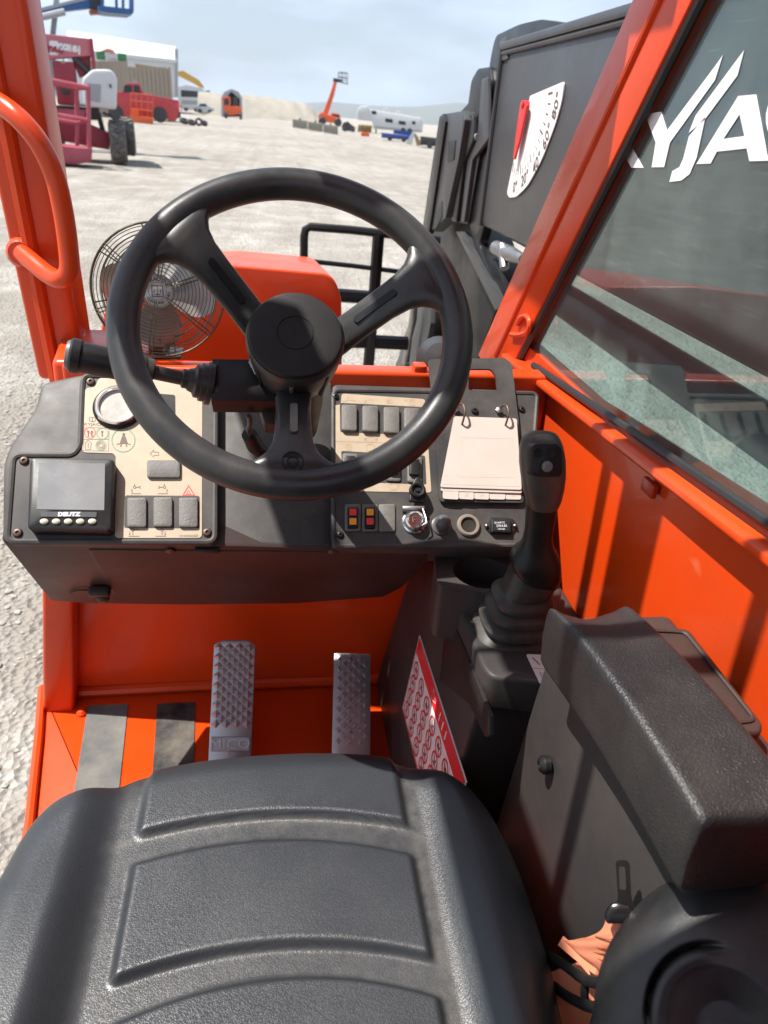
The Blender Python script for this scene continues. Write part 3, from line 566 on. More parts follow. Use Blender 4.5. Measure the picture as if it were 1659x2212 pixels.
b = B(); ring(b, C2, 497, 423, 30, .0012); ln(b, C2, [(476, 402), (518, 444)], .0012)
ln(b, C2, [(1043, 716), (1012, 768), (1075, 768)], .003, True); ln(b, C2, [(1043, 742), (1031, 762), (1055, 762)], .0015, True); obj('hazard_symbol', b, M_RED, db, smooth=0)
# printed symbols, right panel
b = B()
ln(b, C3, [(440, 245), (462, 250), (470, 240), (515, 246)], .0012); ring(b, C3, 474, 227, 4)
for cx, cy in ((600, 252), (600, 460)):
    ln(b, C3, [(cx-12, cy-12), (cx+12, cy-12), (cx+9, cy+14), (cx-9, cy+14)], lw, True)
    for s in (-1, 1):
        if s == 1 and cy < 300: continue
        for k in (-7, 0, 7): ln(b, C3, [(cx+s*22, cy+k), (cx+s*38, cy+k)], .0006)
for cx, cy in ((702, 250), (714, 460)):
    ln(b, C3, [(cx, cy-13), (cx+12, cy-9), (cx+16, cy), (cx+12, cy+9), (cx, cy+13)], lw, True)
    for k in (-9, -3, 3, 9): ln(b, C3, [(cx-14, cy+k), (cx-3, cy+k)], .0006)
ring(b, C3, 826, 262, 15); ln(b, C3, [(812, 240), (840, 240)], .0014); ln(b, C3, [(782, 243), (800, 240), (795, 252)], .0014); ln(b, C3, [(822, 252), (822, 270), (832, 270)])
for cx, cy in ((478, 502), (413, 600)): ln(b, C3, [(cx-12, cy+20), (cx-14, cy-8), (cx, cy-22), (cx+14, cy-8), (cx+12, cy+20)], lw, True); ln(b, C3, [(cx, cy-8), (cx, cy+12)]); ln(b, C3, [(cx-6, cy-8), (cx+6, cy-8)])
for cx, cy in ((597, 505), (708, 505)): ln(b, C3, [(cx-22, cy-10), (cx-10, cy-18), (cx+8, cy-18), (cx+22, cy-10), (cx+22, cy+18), (cx-22, cy+18)], lw, True)
ln(b, C3, [(694, 712), (725, 704), (757, 712), (740, 738), (710, 738)], lw, True); ln(b, C3, [(712, 712), (728, 742)])
ln(b, C3, [(390, 470), (930, 485)], .0005)
obj('printed_symbols', b, M_INKF, db, smooth=0)
# key switch, flap, knob, socket, hour meter
def at(x, y, h=.002): u, v = loc(MD, x, y, h); return MD @ Matrix.Translation((u, v, 0))
ks = at(897, 1124, .012)
b = B(); lathe(b, [(.0185, .002), (.0185, .005), (.0160, .0065), (.0152, .014), (.0130, .0165), (.0105, .017), (.0100, .0145), (.0005, .0145)], ks, 28); obj('key_switch', b, M_CHROME, db)
b = B(); tube(b, [ks @ Vector((-.004, .004, .0150)), ks @ Vector((-.004, -.004, .0150))], .0007, 6); tube(b, [ks @ Vector((-.004, .004, .0150)), ks @ Vector((.002, .004, .0150))], .0007, 6); tube(b, [ks @ Vector((-.004, 0, .0150)), ks @ Vector((.001, 0, .0150))], .0007, 6); obj('key_slot_marks', b, M_INK, db)
b = B(); box(b, (-.001, .019, .010), (.034, .006, .012), .0015, 2, ks); tube(b, [ks @ Vector(p) for p in ((.012, .018, .015), (.0150, .004, .017), (.0155, -.006, .018), (.008, -.011, .018))], .0012, 6); obj('key_clip', b, M_STEEL, db)
fl_px = [(884, 1082), (886, 1060), (893, 1040), (899, 1030), (906, 1030), (914, 1042), (921, 1056), (921, 1070), (916, 1084)]
b = B(); prism(b, rpoly(locs(MD, fl_px, .02), .003), .014, .020, MD, .002); obj('key_cover_flap', b, M_BLACK, db)
kf = at(901, 1060, .02); b = B(); lathe(b, [(.0125, .019), (.0120, .024), (.0100, .0255), (.0075, .024), (.0072, .021), (.003, .021), (.0025, .0235), (.0002, .0235)], kf, 24); obj('key_cover_ring', b, M_HUBCAP, db)
kb = at(954, 1134, .006); b = B(); lathe(b, [(.0150, .002), (.0150, .005), (.0120, .0065), (.0105, .009), (.0118, .013), (.0122, .018), (.0100, .0235), (.0055, .0265), (.0004, .0275)], kb, 28); obj('push_knob', b, mat('grey_knob', (.07, .07, .072), .4, dust=(DUST, .15, 40)), db)
so = at(1012, 1135, .004); b = B(); lathe(b, [(.0178, .002), (.0178, .0055), (.0160, .0075), (.0128, .0075), (.0118, .006), (.0112, .002)], so, 28, cap0=False, cap1=False); obj('power_socket', b, mat('tan_socket_ring', (.25, .21, .17), .45, .3, dust=(DUST, .4, 60)), db)
b = B(); lathe(b, [(.0118, .0028), (.0116, .0060), (.0100, .0040), (.0002, .0034)], so, 20); obj('socket_well', b, mat('socket_dark', (.012, .008, .004), .6), db)
dprism('hour_meter', [(1059, 1117), (1107, 1119), (1119, 1135), (1107, 1153), (1059, 1152), (1047, 1135)], .002, .006, M_BLACK, .003, .001)
dprism('hour_meter', [(1062, 1120), (1104, 1122), (1104, 1150), (1062, 1149)], .006, .012, M_BLACK, .002, .0015)
dprism('hour_meter_window', [(1067, 1125), (1100, 1126), (1100, 1146), (1067, 1145)], .0121, .0126, mat('meter_window', (.02, .02, .022), .2), .001)
b = B(); u, v = loc(MD, 1079, 1129, .013); text(b, 'QUARTZ', .0042, MD, .0131, 1.0, at=(u, v)); u, v = loc(MD, 1084, 1136, .013); text(b, '2954.81', .0055, MD, .0131, 1.0, at=(u, v)); u, v = loc(MD, 1083, 1143, .013); text(b, 'HOURS', .0034, MD, .0131, 1.0, at=(u, v)); obj('meter_lettering', b, M_WHITE, db, smooth=0)
for x in (1052, 1113): screw(x, 1135, .0028, M_STEEL, .006)
# lower box under the dashboard
P1, P2, P3 = aX(5, 1166, -.37), MD @ Vector((*loc(MD, 1140, 1188), -.01)), aY(105, 1297, 1.06)
LN = (P2-P1).cross(P3-P1).normalized()
if LN.y > 0: LN = -LN
ML = frame(P1, LN)
dlow = part('dash_lower_box', TH)
b = B(); prism(b, locs(ML, [(3, 1171), (468, 1180), (717, 1187), (1138, 1192), (935, 1198), (905, 1236), (868, 1272), (830, 1291), (640, 1305), (400, 1308), (200, 1305), (108, 1299)], 0), -.14, 0, ML, .006); obj('box_shell', b, M_DASHLOW, dlow)
b = B(); prism(b, rpoly(locs(ML, [(190, 1188), (700, 1194), (925, 1198), (850, 1270), (800, 1284), (245, 1286)], .002), .006), 0, .0022, ML, .001); obj('access_panel', b, M_DASHLOW, dlow)
for x, y in ((368, 1192), (718, 1194)):
    b = B(); u, v = loc(ML, x, y, .004); lathe(b, [(.007, .002), (.007, .004), (.003, .006), (.0005, .006)], ML @ Matrix.Translation((u, v, 0)), 12); obj('panel_screw', b, M_SCREW, dlow)
b = B(); u, v = loc(ML, 447, 1189, .004); box(b, (u, v, .004), (.036, .008, .008), .003, 2, ML); obj('panel_latch', b, M_BLACK, dlow)
b = B(); u, v = loc(ML, 215, 1278, .01); box(b, (u, v, .010), (.034, .016, .018), .005, 3, ML); lathe(b, [(.010, .002), (.010, .02), (.006, .024)], ML @ Matrix.Translation((u+.004, v-.012, 0)), 12); obj('latch_knob', b, M_DASHLOW, dlow)
b = B(); tube(b, catmull([ML @ Vector((*loc(ML, x, y, .003), .003)) for x, y in ((152, 1281), (168, 1275), (190, 1275), (205, 1277))], 4), .0015, 6); obj('cable_tail', b, M_BLACK, dlow)
# ================================================================== STEERING COLUMN
WC = Vector((.0247, .7899, .9457)); WE = RAD(43.8)
WN = Vector((0, -math.cos(WE), math.sin(WE)))
MW = frame(WC, WN)
col = part('steering_column', TH)
b = B(); lathe(b, [(.030, -.30), (.032, -.20), (.030, -.14), (.034, -.10)], MW @ Matrix.Translation((.010, 0, 0)), 24); obj('column_shroud', b, M_DASHLOW, col)
hb = -.085
b = B(); q4 = locs(MW, [(458, 774), (585, 776), (595, 868), (456, 866)], hb); prism(b, q4, hb-.034, hb, MW, .002); obj('stalk_box', b, M_BLACK, col)
for x, y in ((468, 785), (467, 842)):
    b = B(); u, v = loc(MW, x, y, hb); lathe(b, [(.0038, hb+.0004), (.0004, hb+.0005)], MW @ Matrix.Translation((u, v, 0)), 14, cap0=False); obj('box_screw_hole', b, M_SEAL, col)
b = B(); q4 = locs(MW, [(560, 876), (596, 876), (594, 918), (572, 915)], hb-.03); prism(b, q4, hb-.06, hb-.03, MW, .002); obj('lower_block', b, M_DASHLOW, col)
S0 = MW @ Vector((*loc(MW, 457, 830, hb-.016), hb-.016)); S1 = aD(150, 766, .80)
sd_ = (S1-S0).normalized(); sl = (S1-S0).length; MS = frame(S0, sd_, (0, 0, 1))
b = B(); lathe(b, [(.026, 0), (.026, .006), (.023, .007), (.023, .013), (.020, .014), (.020, .019), (.015, .022), (.013, .028)], MS, 24); obj('stalk_boot', b, M_BOOT, col)
b = B(); lathe(b, [(.0115, .024), (.0115, .034), (.0085, .036), (.0085, sl*.42), (.015, sl*.43), (.016, sl*.5)], MS, 20); obj('stalk_rod', b, M_BOOT, col)
prof = [(.0165, sl*.48)]
h = sl*.52
while h < sl*.90: prof += [(.0176, h), (.0173, h+.0010)]; h += .0022
prof += [(.0178, sl*.92), (.0195, sl*.93), (.0195, sl*.985), (.0175, sl)]
b = B(); lathe(b, prof, MS, 28); obj('stalk_grip', b, M_BLACK, col)
b = B(); lathe(b, [(.0175, sl-.001), (.0150, sl+.0035), (.0135, sl+.0030), (.0120, sl+.0042), (.0005, sl+.0045)], MS, 28); obj('grip_end_cap', b, mat('grey_cap', (.09, .09, .09), .4), col)
# wiring under the column
b = B(); tube(b, catmull([MW @ Vector((*loc(MW, x, y, h), h)) for x, y, h in ((538, 898, -.11), (540, 915, -.13), (536, 930, -.15), (545, 945, -.17))], 5), .0030, 8); obj('cable', b, M_SCREW, col)
b = B(); tube(b, [MW @ Vector((*loc(MW, x, y, h), h)) for x, y, h in ((538, 938, -.165), (550, 962, -.19), (572, 985, -.22))], [.010, .011, .009], 14); obj('cable_plug', b, M_BLACK, col)
# ================================================================== STEERING WHEEL
stw = part('steering_wheel', TH)
RR, RT = .183, .0175
b = B(); t = bmesh.new(); NU, NV = 128, 20; grid = []
for i in range(NU):
    a = 2*math.pi*i/NU; row = []
    for k in range(NV):
        c = 2*math.pi*k/NV; r = RR+RT*math.cos(c); row.append(t.verts.new((r*math.cos(a), r*math.sin(a), RT*1.02*math.sin(c))))
    grid.append(row)
for i in range(NU):
    for k in range(NV): t.faces.new((grid[i][k], grid[(i+1) % NU][k], grid[(i+1) % NU][(k+1) % NV], grid[i][(k+1) % NV]))
bmesh.ops.recalc_face_normals(t, faces=t.faces); mrg(b, t, MW); obj('rim', b, M_WHEEL, stw, smooth=80)
spk = [loc(MW, 352, 478), loc(MW, 962, 588), loc(MW, 632, 1046)]
def spoke(ang, M):
    prof = [(.030, .042, -.085, .012), (.055, .041, -.070, .012), (.085, .039, -.045, .0115), (.115, .040, -.022, .0115), (.135, .044, -.010, .012), (.150, .055, -.004, .0125), (.160, .072, .000, .0135), (.168, .094, .000, .013), (.176, .118, .000, .011)]
    rings = []
    for r, w, hh, th in prof:
        rg_ = []
        for k in range(24):
            a = 2*math.pi*k/24; cx_, sx_ = math.cos(a), math.sin(a)
            px_ = (w/2)*math.copysign(abs(cx_)**.55, cx_); pz_ = th*math.copysign(abs(sx_)**.7, sx_)
            rcorr = r - (px_*px_)/(2*RR)*0.8 if r > .14 else r
            rg_.append((rcorr*math.cos(ang)-px_*math.sin(ang), rcorr*math.sin(ang)+px_*math.cos(ang), hh+pz_))
        rings.append(rg_)
    return rings
for (sx_, sy_) in spk:
    ang = math.atan2(sy_, sx_); b = B(); loft(b, spoke(ang, MW), MW); s_ = obj('spoke', b, M_WHEEL, stw, smooth=60)
    b = B(); c_, n_ = math.cos(ang), math.sin(ang)
    def RP(r, w): return (r*c_-w*n_, r*n_+w*c_)
    pts = rpoly([RP(.076, -.0042), RP(.124, -.0042), RP(.124, .0042), RP(.076, .0042)], .0035)
    t = bmesh.new()
    hz = lambda r: -.0405 + (r-.076)/.048*.0359 + .0028
    bot = [t.verts.new((x, y, hz(x*c_+y*n_)-.004)) for x, y in pts]; top = [t.verts.new((x, y, hz(x*c_+y*n_))) for x, y in pts]
    t.faces.new(top)
    for i in range(len(pts)): t.faces.new((bot[i], bot[(i+1) % len(pts)], top[(i+1) % len(pts)], top[i]))
    mrg(b, t, MW); obj('spoke_inset', b, M_WORN if abs(ang+1.57) < .4 else M_HUBCAP, stw)
MH_ = MW @ Matrix.Translation((0, 0, -.058))
b = B(); lathe(b, [(.020, -.060), (.036, -.058), (.044, -.050), (.050, -.030), (.0545, .000), (.0565, .022), (.0565, .030), (.0545, .0335), (.0530, .0335)], MH_, 56, cap1=False); obj('hub', b, M_WHEEL, stw)
b = B(); lathe(b, [(.0530, .030), (.0532, .037), (.0520, .0395), (.0485, .0405), (.0215, .0410), (.0208, .0402), (.0200, .0402), (.0192, .0412), (.0002, .0414)], MH_, 56, cap0=False); obj('hub_cap', b, M_HUBCAP, stw)
for a in (-95, -140, -50, 84):
    b = B(); Mr = MH_ @ Matrix.Rotation(RAD(a), 4, 'Z'); hexa(b, [(.0470, -.0022, -.040), (.0520, -.0022, -.040), (.0520, .0022, -.040), (.0470, .0022, -.040), (.0530, -.0022, .018), (.0572, -.0022, .018), (.0572, .0022, .018), (.0530, .0022, .018)], .0006, 1, Mr); obj('hub_notch', b, M_WORN if a == -95 else M_HUBCAP, stw)
bu, bv = loc(MW, 632, 998, .012)
b = B(); lathe(b, [(.0118, .004), (.0118, .0128), (.0108, .0138), (.0100, .0130), (.0062, .0130), (.0058, .0138), (.0050, .0138), (.0046, .0132), (.0002, .0132)], MW @ Matrix.Translation((bu, bv, 0)), 32); obj('thumb_button', b, M_HUBCAP, stw)
hu, hv_ = loc(MW, 558, 776, -.046); aa_ = math.atan2(hv_, hu)
b = B()
for k, (da, z0, z1) in enumerate(((0, .020, .012), (.05, .017, .008), (.10, .012, .001), (-.04, .010, .004))):
    tube(b, [MH_ @ Vector(((.0568-.0002*i)*math.cos(aa_+da+.03*i), (.0568-.0002*i)*math.sin(aa_+da+.03*i), z0+(z1-z0)*i/3)) for i in range(4)], .0009, 5)
obj('scuff_mark', b, mat('scuff', (.45, .45, .45), .7), stw)
# ================================================================== CHART BOOKLET (hangs on the right panel)
bkl = part('booklet_holder', TH)
b = B(); outer = rpoly(locs(MD, [(925, 776), (1090, 773), (1106, 786), (1113, 848), (1120, 905), (1131, 1086), (950, 1083), (940, 930)], .010), .006)
holed(b, outer, [rpoly(locs(MD, [(1012, 797), (1060, 797), (1071, 812), (1074, 845), (1012, 843)], .010), .005)], .006, .010, MD); obj('holder_plate', b, M_DASH, bkl)
b = B(); prism(b, rpoly(locs(MD, [(946, 905), (958, 905), (952, 1086), (1131, 1089), (1131, 1078), (1137, 1095), (946, 1092)], .014)[::1], 0.001), .006, .014, MD); b.free()
for x, y in ((1026, 887),):
    b = B(); u, v = loc(MD, x, y, .012); lathe(b, [(.006, .009), (.0058, .012), (.004, .0145), (.002, .0145), (.0018, .0125), (.0002, .0125)], MD @ Matrix.Translation((u, v, 0)), 16); obj('holder_screw', b, M_BLACK, bkl)
BK = thing('chart_booklet', 'blank faded card booklet with numbered tabs on two wire rings', 'booklet', MD @ Vector((*loc(MD, 1040, 1070), .006)), worldspace=True)
b = B(); prism(b, rpoly(locs(MD, [(981, 899), (1116, 904), (1127, 1058), (951, 1052)], .0165), .004), .0150, .0165, MD); obj('cover_card', b, M_CARD, BK)
b = B(); prism(b, rpoly(locs(MD, [(982, 902), (1117, 906), (1127, 1065), (952, 1060)], .0145), .003), .0108, .0145, MD); obj('inner_card', b, M_CARD, BK)
b = B(); ribbon(b, locs(MD, [(998, 945), (1108, 948), (1114, 1032), (990, 1030)], .0167), .0005, .01665, MD, True); ribbon(b, locs(MD, [(956, 1046), (1124, 1051)], .0167), .0006, .01665, MD); u, v = loc(MD, 964, 1028, .0167); text(b, '10', .006, MD, .01665, at=(u, v)); u, v = loc(MD, 1114, 1040, .0167); text(b, '11', .006, MD, .01665, at=(u, v)); obj('faded_print', b, mat('ghost_ink', (.40, .33, .27), .6), BK, smooth=0)
xs = [956, 991, 1024, 1057, 1092, 1126]
for i in range(5):
    hh = .0142-.0006*i
    b = B(); prism(b, rpoly(locs(MD, [(xs[i]+.5, 1050), (xs[i+1]-.5, 1052), (xs[i+1]-.5, 1079), (xs[i]+.5, 1077+.4*i)], hh), .003), hh-.0008, hh, MD); tb = obj('tab', b, M_CARD, BK)
    if i:
        b = B(); u, v = loc(MD, (xs[i]+xs[i+1])/2, 1067, hh); text(b, str(i+1), .0115, MD, hh+.0003, 1.3, at=(u, v)); obj('tab_number', b, mat('faded_grey_ink', (.42, .37, .32), .6), tb, smooth=0)
for x, y in ((1083, 890), (990, 888)):
    b = B(); u, v = loc(MD, x, y, .016)
    tube(b, catmull([MD @ Vector((u+dx, v+dy, hh)) for dx, dy, hh in ((-.003, .004, .012), (.001, .008, .022), (.005, .003, .030), (.006, -.010, .031), (.004, -.020, .026), (.0035, -.024, .0168))], 5), .0016, 8); obj('wire_ring', b, M_SCREW, BK)
    b = B(); lathe(b, [(.0058, .010), (.0058, .0165), (.003, .018)], MD @ Matrix.Translation((u-.003, v+.004, 0)), 6); obj('ring_nut', b, M_STEEL, BK)
# ================================================================== FAN
YF = 1.19
FC = aY(344, 628, YF); fdepth = (FC-CAM).dot(fwd); FR = 137/F0*fdepth
MFN = frame(FC, (CAM-FC)*0.55+Vector((0, -.55, .1)))
FAN = thing('cab_fan', 'small metal cab fan with brass wire guard on the cowl behind the steering wheel', 'fan', aY(344, 795, YF), worldspace=True)
b = B()
for i in range(15):
    k = (i+4.6)/18.6; r = FR*k; hh = .030*math.sqrt(max(0, 1-k**2.6)) + .012
    tube(b, [MFN @ Vector((x, y, hh)) for x, y in circ(0, 0, r, 44)], .0007, 5, closed=True)
for i in range(6):
    a = RAD(20+60*i)
    for da in (-.028, .028):
        tube(b, [MFN @ Vector((FR*k*math.cos(a+da/max(k, .3)), FR*k*math.sin(a+da/max(k, .3)), .030*math.sqrt(max(0, 1-k**2.6))+.0108)) for k in (.2, .35, .5, .65, .8, .9, .97, 1.0)], .0011, 5)
tube(b, [MFN @ Vector((x, y, .010)) for x, y in circ(0, 0, FR, 56)], .0019, 6, closed=True); obj('front_wire_guard', b, M_BRASS, FAN)
b = B()
for i in range(6):
    k = 1-.13*i; hh = -.032*(1-(1-.13*i*1.25)**2)+.002; tube(b, [MFN @ Vector((x, y, hh)) for x, y in circ(0, 0, FR*k*1.0, 44)], .0012, 5, closed=True)
for i in range(8):
    a = RAD(45*i+12); tube(b, [MFN @ Vector((FR*k*math.cos(a), FR*k*math.sin(a), hh)) for k, hh in ((1, .002), (.87, -.018), (.6, -.030), (.2, -.034))], .0012, 5)
obj('rear_wire_guard', b, M_BRASS, FAN)
for i, a0_ in enumerate((-93, -3, 62, 177)):
    b = B(); t = bmesh.new(); NB, NC = 8, 6; rows = []
    for j in range(NB+1):
        s = j/NB; r = FR*(.16+.70*s); wdt = RAD(26+30*math.sin(math.pi*min(1, s*.62+.12)))*(1.0 if s < .85 else 1-1.9*(s-.85))
        row = []
        for k in range(NC+1):
            q = k/NC-.5; an = RAD(a0_)+wdt*q*1.25/(0.55+s*.75); row.append(t.verts.new((r*math.cos(an), r*math.sin(an), -.006-.020*q*2*(.6+.4*s)+.006*math.cos(q*3))))
        rows.append(row)
    for j in range(NB):
        for k in range(NC): t.faces.new((rows[j][k], rows[j+1][k], rows[j+1][k+1], rows[j][k+1]))
    r2 = bmesh.ops.solidify(t, geom=t.faces[:], thickness=.0012); mrg(b, t, MFN); obj('blade', b, M_FANBLADE, FAN, smooth=60)
b = B(); lathe(b, [(.012, -.05), (.028, -.045), (.030, -.02), (.020, -.012), (.012, -.008), (.012, .004)], MFN, 24); obj('motor', b, M_BLACK, FAN)
BR = 34/F0*fdepth*.97
b = B(); lathe(b, [(BR, .034), (BR*1.02, .038), (BR*.98, .0405), (BR*.9, .0410), (.0004, .0412)], MFN, 40, cap0=False); bd = obj('badge', b, mat('badge_metal', (.40, .395, .38), .5, 0, var=.08), FAN)
b = B()
ribbon(b, circ(0, 0, BR*.93, 40), .0006, .0414, MFN, True); ribbon(b, circ(0, 0, BR*.55, 32), .0007, .0416, MFN, True)
for s_, a0_, st, fl_ in (('MARADYNE', 152, -17.7, 1), ('CLEVELAND, OHIO', 218, 9.4, -1)):
    for i, ch in enumerate(s_):
        a = RAD(a0_+st*i); text(b, ch, BR*(.36 if fl_ > 0 else .25), MFN, .0417, 1.1, a-fl_*math.pi/2, (BR*.73*math.cos(a), BR*.73*math.sin(a)), bold=.0002)
sq = BR*.33
ribbon(b, [(-sq, -sq), (sq, -sq), (sq, sq), (-sq, sq)], .0022, .0417, MFN, True); ribbon(b, [(0, -sq), (0, sq)], .0010, .0418, MFN); ribbon(b, [(-sq*.6, -sq*.6), (sq*.6, -sq*.6)], .0014, .0418, MFN); ribbon(b, [(-sq*.6, sq*.3), (-sq*.6, -sq*.3)], .0014, .0418, MFN); ribbon(b, [(sq*.6, sq*.3), (sq*.6, -sq*.3)], .0014, .0418, MFN)
obj('badge_lettering', b, M_INK, bd, smooth=0)
fb = aY(350, 792, YF)
b = B(); tube(b, [MFN @ Vector((0, -.01, -.035)), MFN @ Vector((0, -FR*.8, -.045)), Vector((FC.x, YF+.02, .80)), Vector((FC.x, YF+.01, .785))], .0075, 10); obj('stem', b, M_BRASS, FAN)
b = B(); box(b, (FC.x, YF, .789), (.06, .05, .008), .003, 2); box(b, (FC.x-.012, YF-.005, .806), (.022, .022, .028), .004, 2); obj('base', b, M_BRASS, FAN)
# ================================================================== RIGHT CONSOLE
cn = part('right_console', TH)
cz = .50
F_L = aZ(936, 1205, cz); N_L = aZ(1055, 1480, cz); N_R = aZ(1200, 1500, cz)
xl = (F_L.x+N_L.x)/2; yn = N_L.y
XS = .325
b = B(); hexa(b, [(xl-.045, yn+.01, 0), (XW-.002, yn+.01, 0), (XW-.002, YK-.002, 0), (xl-.045, YK-.002, 0), (xl, yn, cz), (XW-.002, yn, cz), (XW-.002, 1.12, cz), (xl, 1.12, cz)], .010, 3); obj('console_body', b, M_CONS, cn)
NS = Vector((-cz, 0, .045)).normalized(); MCS = frame((xl, 0, cz), NS, (0, -1, 0))
# boot platform
b = B(); pl = locs(frame((0, 0, cz+.022), (0, 0, 1)), [(968, 1262), (1000, 1252), (1215, 1268), (1190, 1478), (1062, 1462), (1042, 1440)]); prism(b, rpoly(pl, .012), cz-.03, cz+.022, None, .006, 3); obj('lever_platform', b, M_CONS, cn)
# cup holder block
MZ = frame((0, 0, .565), (0, 0, 1)); hc = loc(MZ, 1040, 1236); hr = .043
ob_ = rpoly(locs(MZ, [(938, 1196), (1112, 1201), (1135, 1275), (1100, 1290), (945, 1262)]), .012)
b = B(); holed(b, ob_, [circ(hc[0], hc[1], hr, 28)[::-1]], .47, .565); obj('cup_holder', b, M_CONS, cn)
b = B(); lathe(b, [(hr, .503), (.0005, .5035)], Matrix.Translation((hc[0], hc[1], 0)), 24, cap0=False); obj('cup_holder_base', b, M_BLACK, cn)
# access flap on the left face of the console
def ML_(px, h=.0): return locs(MCS, px, h)
b = B(); prism(b, rpoly(ML_([(966, 1322), (975, 1330), (1057, 1545), (1057, 1592), (1046, 1592), (1012, 1520), (948, 1470)], .006), .004), 0, .006, MCS, .002); obj('access_flap', b, M_BLACK, cn)
# safety sticker
T_, R_q, L_q = [Vector(loc(MCS, *p, .003)) for p in ((905, 1372), (1006, 1690), (868, 1530))]
Q_ = R_q + (L_q-T_)
b = B(); prism(b, [tuple(T_), tuple(L_q), tuple(Q_), tuple(R_q)], .0005, .0022, MCS); stk = obj('safety_sticker', b, M_WHITE, cn)
def ST(s, t): v = T_+(R_q-T_)*s+(L_q-T_)*t; return (v.x, v.y)
b = B(); flatpoly(b, [ST(0.01, .01), ST(.01, .20), ST(.99, .20), ST(.99, .01)], .0026, MCS)
ribbon(b, [ST(.012, .02), ST(.988, .02), ST(.988, .98), ST(.012, .98)], .004, .0027, MCS, True)
rad_ = (L_q-T_).length*.085
for i in range(7):
    for j in range(4):
        c_ = ST(.085+.138*i, .33+.18*j); ribbon(b, circ(c_[0], c_[1], rad_, 18), .0030, .0032, MCS, True); ribbon(b, [(c_[0]-rad_*.7, c_[1]+rad_*.7), (c_[0]+rad_*.7, c_[1]-rad_*.7)], .0022, .0031, MCS)
obj('sticker_red_print', b, mat('sticker_red', (.62, .02, .03), .4), cn)
b = B(); rk = random.Random(5)
for i in range(7):
    for j in range(4):
        c_ = ST(.085+.138*i, .33+.18*j)
        r5 = rad_*.62; kx = rk.choice((-1, 1)); ty = rk.randrange(4)
        def q6(x, y): return (c_[0]+kx*x*r5, c_[1]+y*r5)
        if ty == 0: ribbon(b, [q6(0, .5), q6(.05, -.1)], r5*.5, .0029, MCS); ribbon(b, [q6(.05, -.1), q6(-.5, -.8)], r5*.25, .0029, MCS); ribbon(b, [q6(.05, -.1), q6(.5, -.8)], r5*.25, .0029, MCS); flatpoly(b, circ(*q6(0, .78), r5*.2, 8), .0029, MCS)
        elif ty == 1: ribbon(b, [q6(-.8, -.6), q6(.8, -.6)], r5*.3, .0029, MCS); ribbon(b, [q6(-.4, -.5), q6(.7, .6)], r5*.3, .0029, MCS); flatpoly(b, circ(*q6(-.4, .3), r5*.24, 8), .0029, MCS)
        elif ty == 2: flatpoly(b, [q6(-.7, -.5), q6(.3, -.5), q6(.3, .2), q6(-.1, .6), q6(-.7, .3)] if kx > 0 else [q6(-.7, .3), q6(-.1, .6), q6(.3, .2), q6(.3, -.5), q6(-.7, -.5)], .0029, MCS); ribbon(b, [q6(.4, -.6), q6(.8, .7)], r5*.2, .0029, MCS)
        else: ribbon(b, [q6(-.7, .6), q6(0, 0), q6(-.6, -.7)], r5*.3, .0029, MCS); ribbon(b, [q6(.1, .7), q6(.7, -.6)], r5*.35, .0029, MCS)
obj('sticker_black_print', b, M_INK, cn)
b = B(); c_ = ST(.52, .105); ln3 = [ST(.40, .05), ST(.40, .17), ST(.47, .11)]; ribbon(b, ln3, .002, .0029, MCS, True); ribbon(b, [ST(.56, .06), ST(.56, .16)], .004, .0029, MCS); ribbon(b, [ST(.62, .06), ST(.62, .16)], .004, .0029, MCS); ribbon(b, [ST(.68, .06), ST(.68, .16)], .004, .0029, MCS); obj('sticker_white_print', b, M_WHITE, cn)
# function label near the lever
MZ2 = frame((0, 0, cz+.0225), (0, 0, 1))
b = B(); prism(b, rpoly(locs(MZ2, [(1136, 1414), (1172, 1416), (1196, 1478), (1166, 1478)]), .004), .0002, .0012, MZ2); obj('function_label', b, mat('label_silver', (.52, .52, .52), .4), cn)
b = B()
def lz(pts, w=.0012, c=False): ribbon(b, locs(MZ2, pts, .0014), w, .0014, MZ2, c)
lz([(1150, 1420), (1166, 1436)], .002); lz([(1168, 1422), (1172, 1432)]); lz([(1150, 1443), (1186, 1446)], .0008); lz([(1166, 1452), (1180, 1453), (1188, 1472), (1174, 1472)], .001, True); lz([(1172, 1456), (1178, 1470)]); obj('function_label_print', b, M_INK, cn)
# rear side panel under the armrest
b = B(); hexa(b, [(XS-.01, .27, 0), (XW-.003, .27, 0), (XW-.003, yn-.004, 0), (XS-.01, yn-.004, 0), (XS, .31, .66), (XW-.003, .31, .66), (XW-.003, yn-.06, .66), (XS, yn-.06, .66)], .012, 3); bx(b, (XS-.01, -.45, 0), (XW-.003, .28, .42), .012); obj('rear_side_panel', b, M_CONS, cn)
q = aX(1178, 1652, XS-.010); b = B(); lathe(b, [(.011, -.004), (.011, .003), (.008, .007), (.004, .0085), (.0035, .006), (.0005, .006)], frame(q, (-1, 0, .02)), 18); obj('panel_screw', b, M_BLACK, cn)
b = B(); bx(b, (.262, -.2, 0), (XS-.012, .62, .27), .01, 2); obj('lower_step', b, M_BLKSTEEL, cn)
# tray beside the armrest
tz = .692
MT = frame((0, 0, tz), (0, 0, 1))
b = B(); prism(b, rpoly(locs(MT, [(1385, 1352), (1488, 1356), (1650, 1562), (1646, 1582), (1520, 1582)]), .010), -.03, 0, MT, .004, 3); obj('tray', b, M_DASHLOW, cn)
b = B(); pts = rpoly(locs(MT, [(1395, 1362), (1480, 1366), (1632, 1556), (1520, 1570)], .001), .008, 5); tube(b, [MT @ Vector((x, y, .001)) for x, y in pts], .0022, 6, closed=True); obj('tray_rim', b, M_DASHLOW, cn)
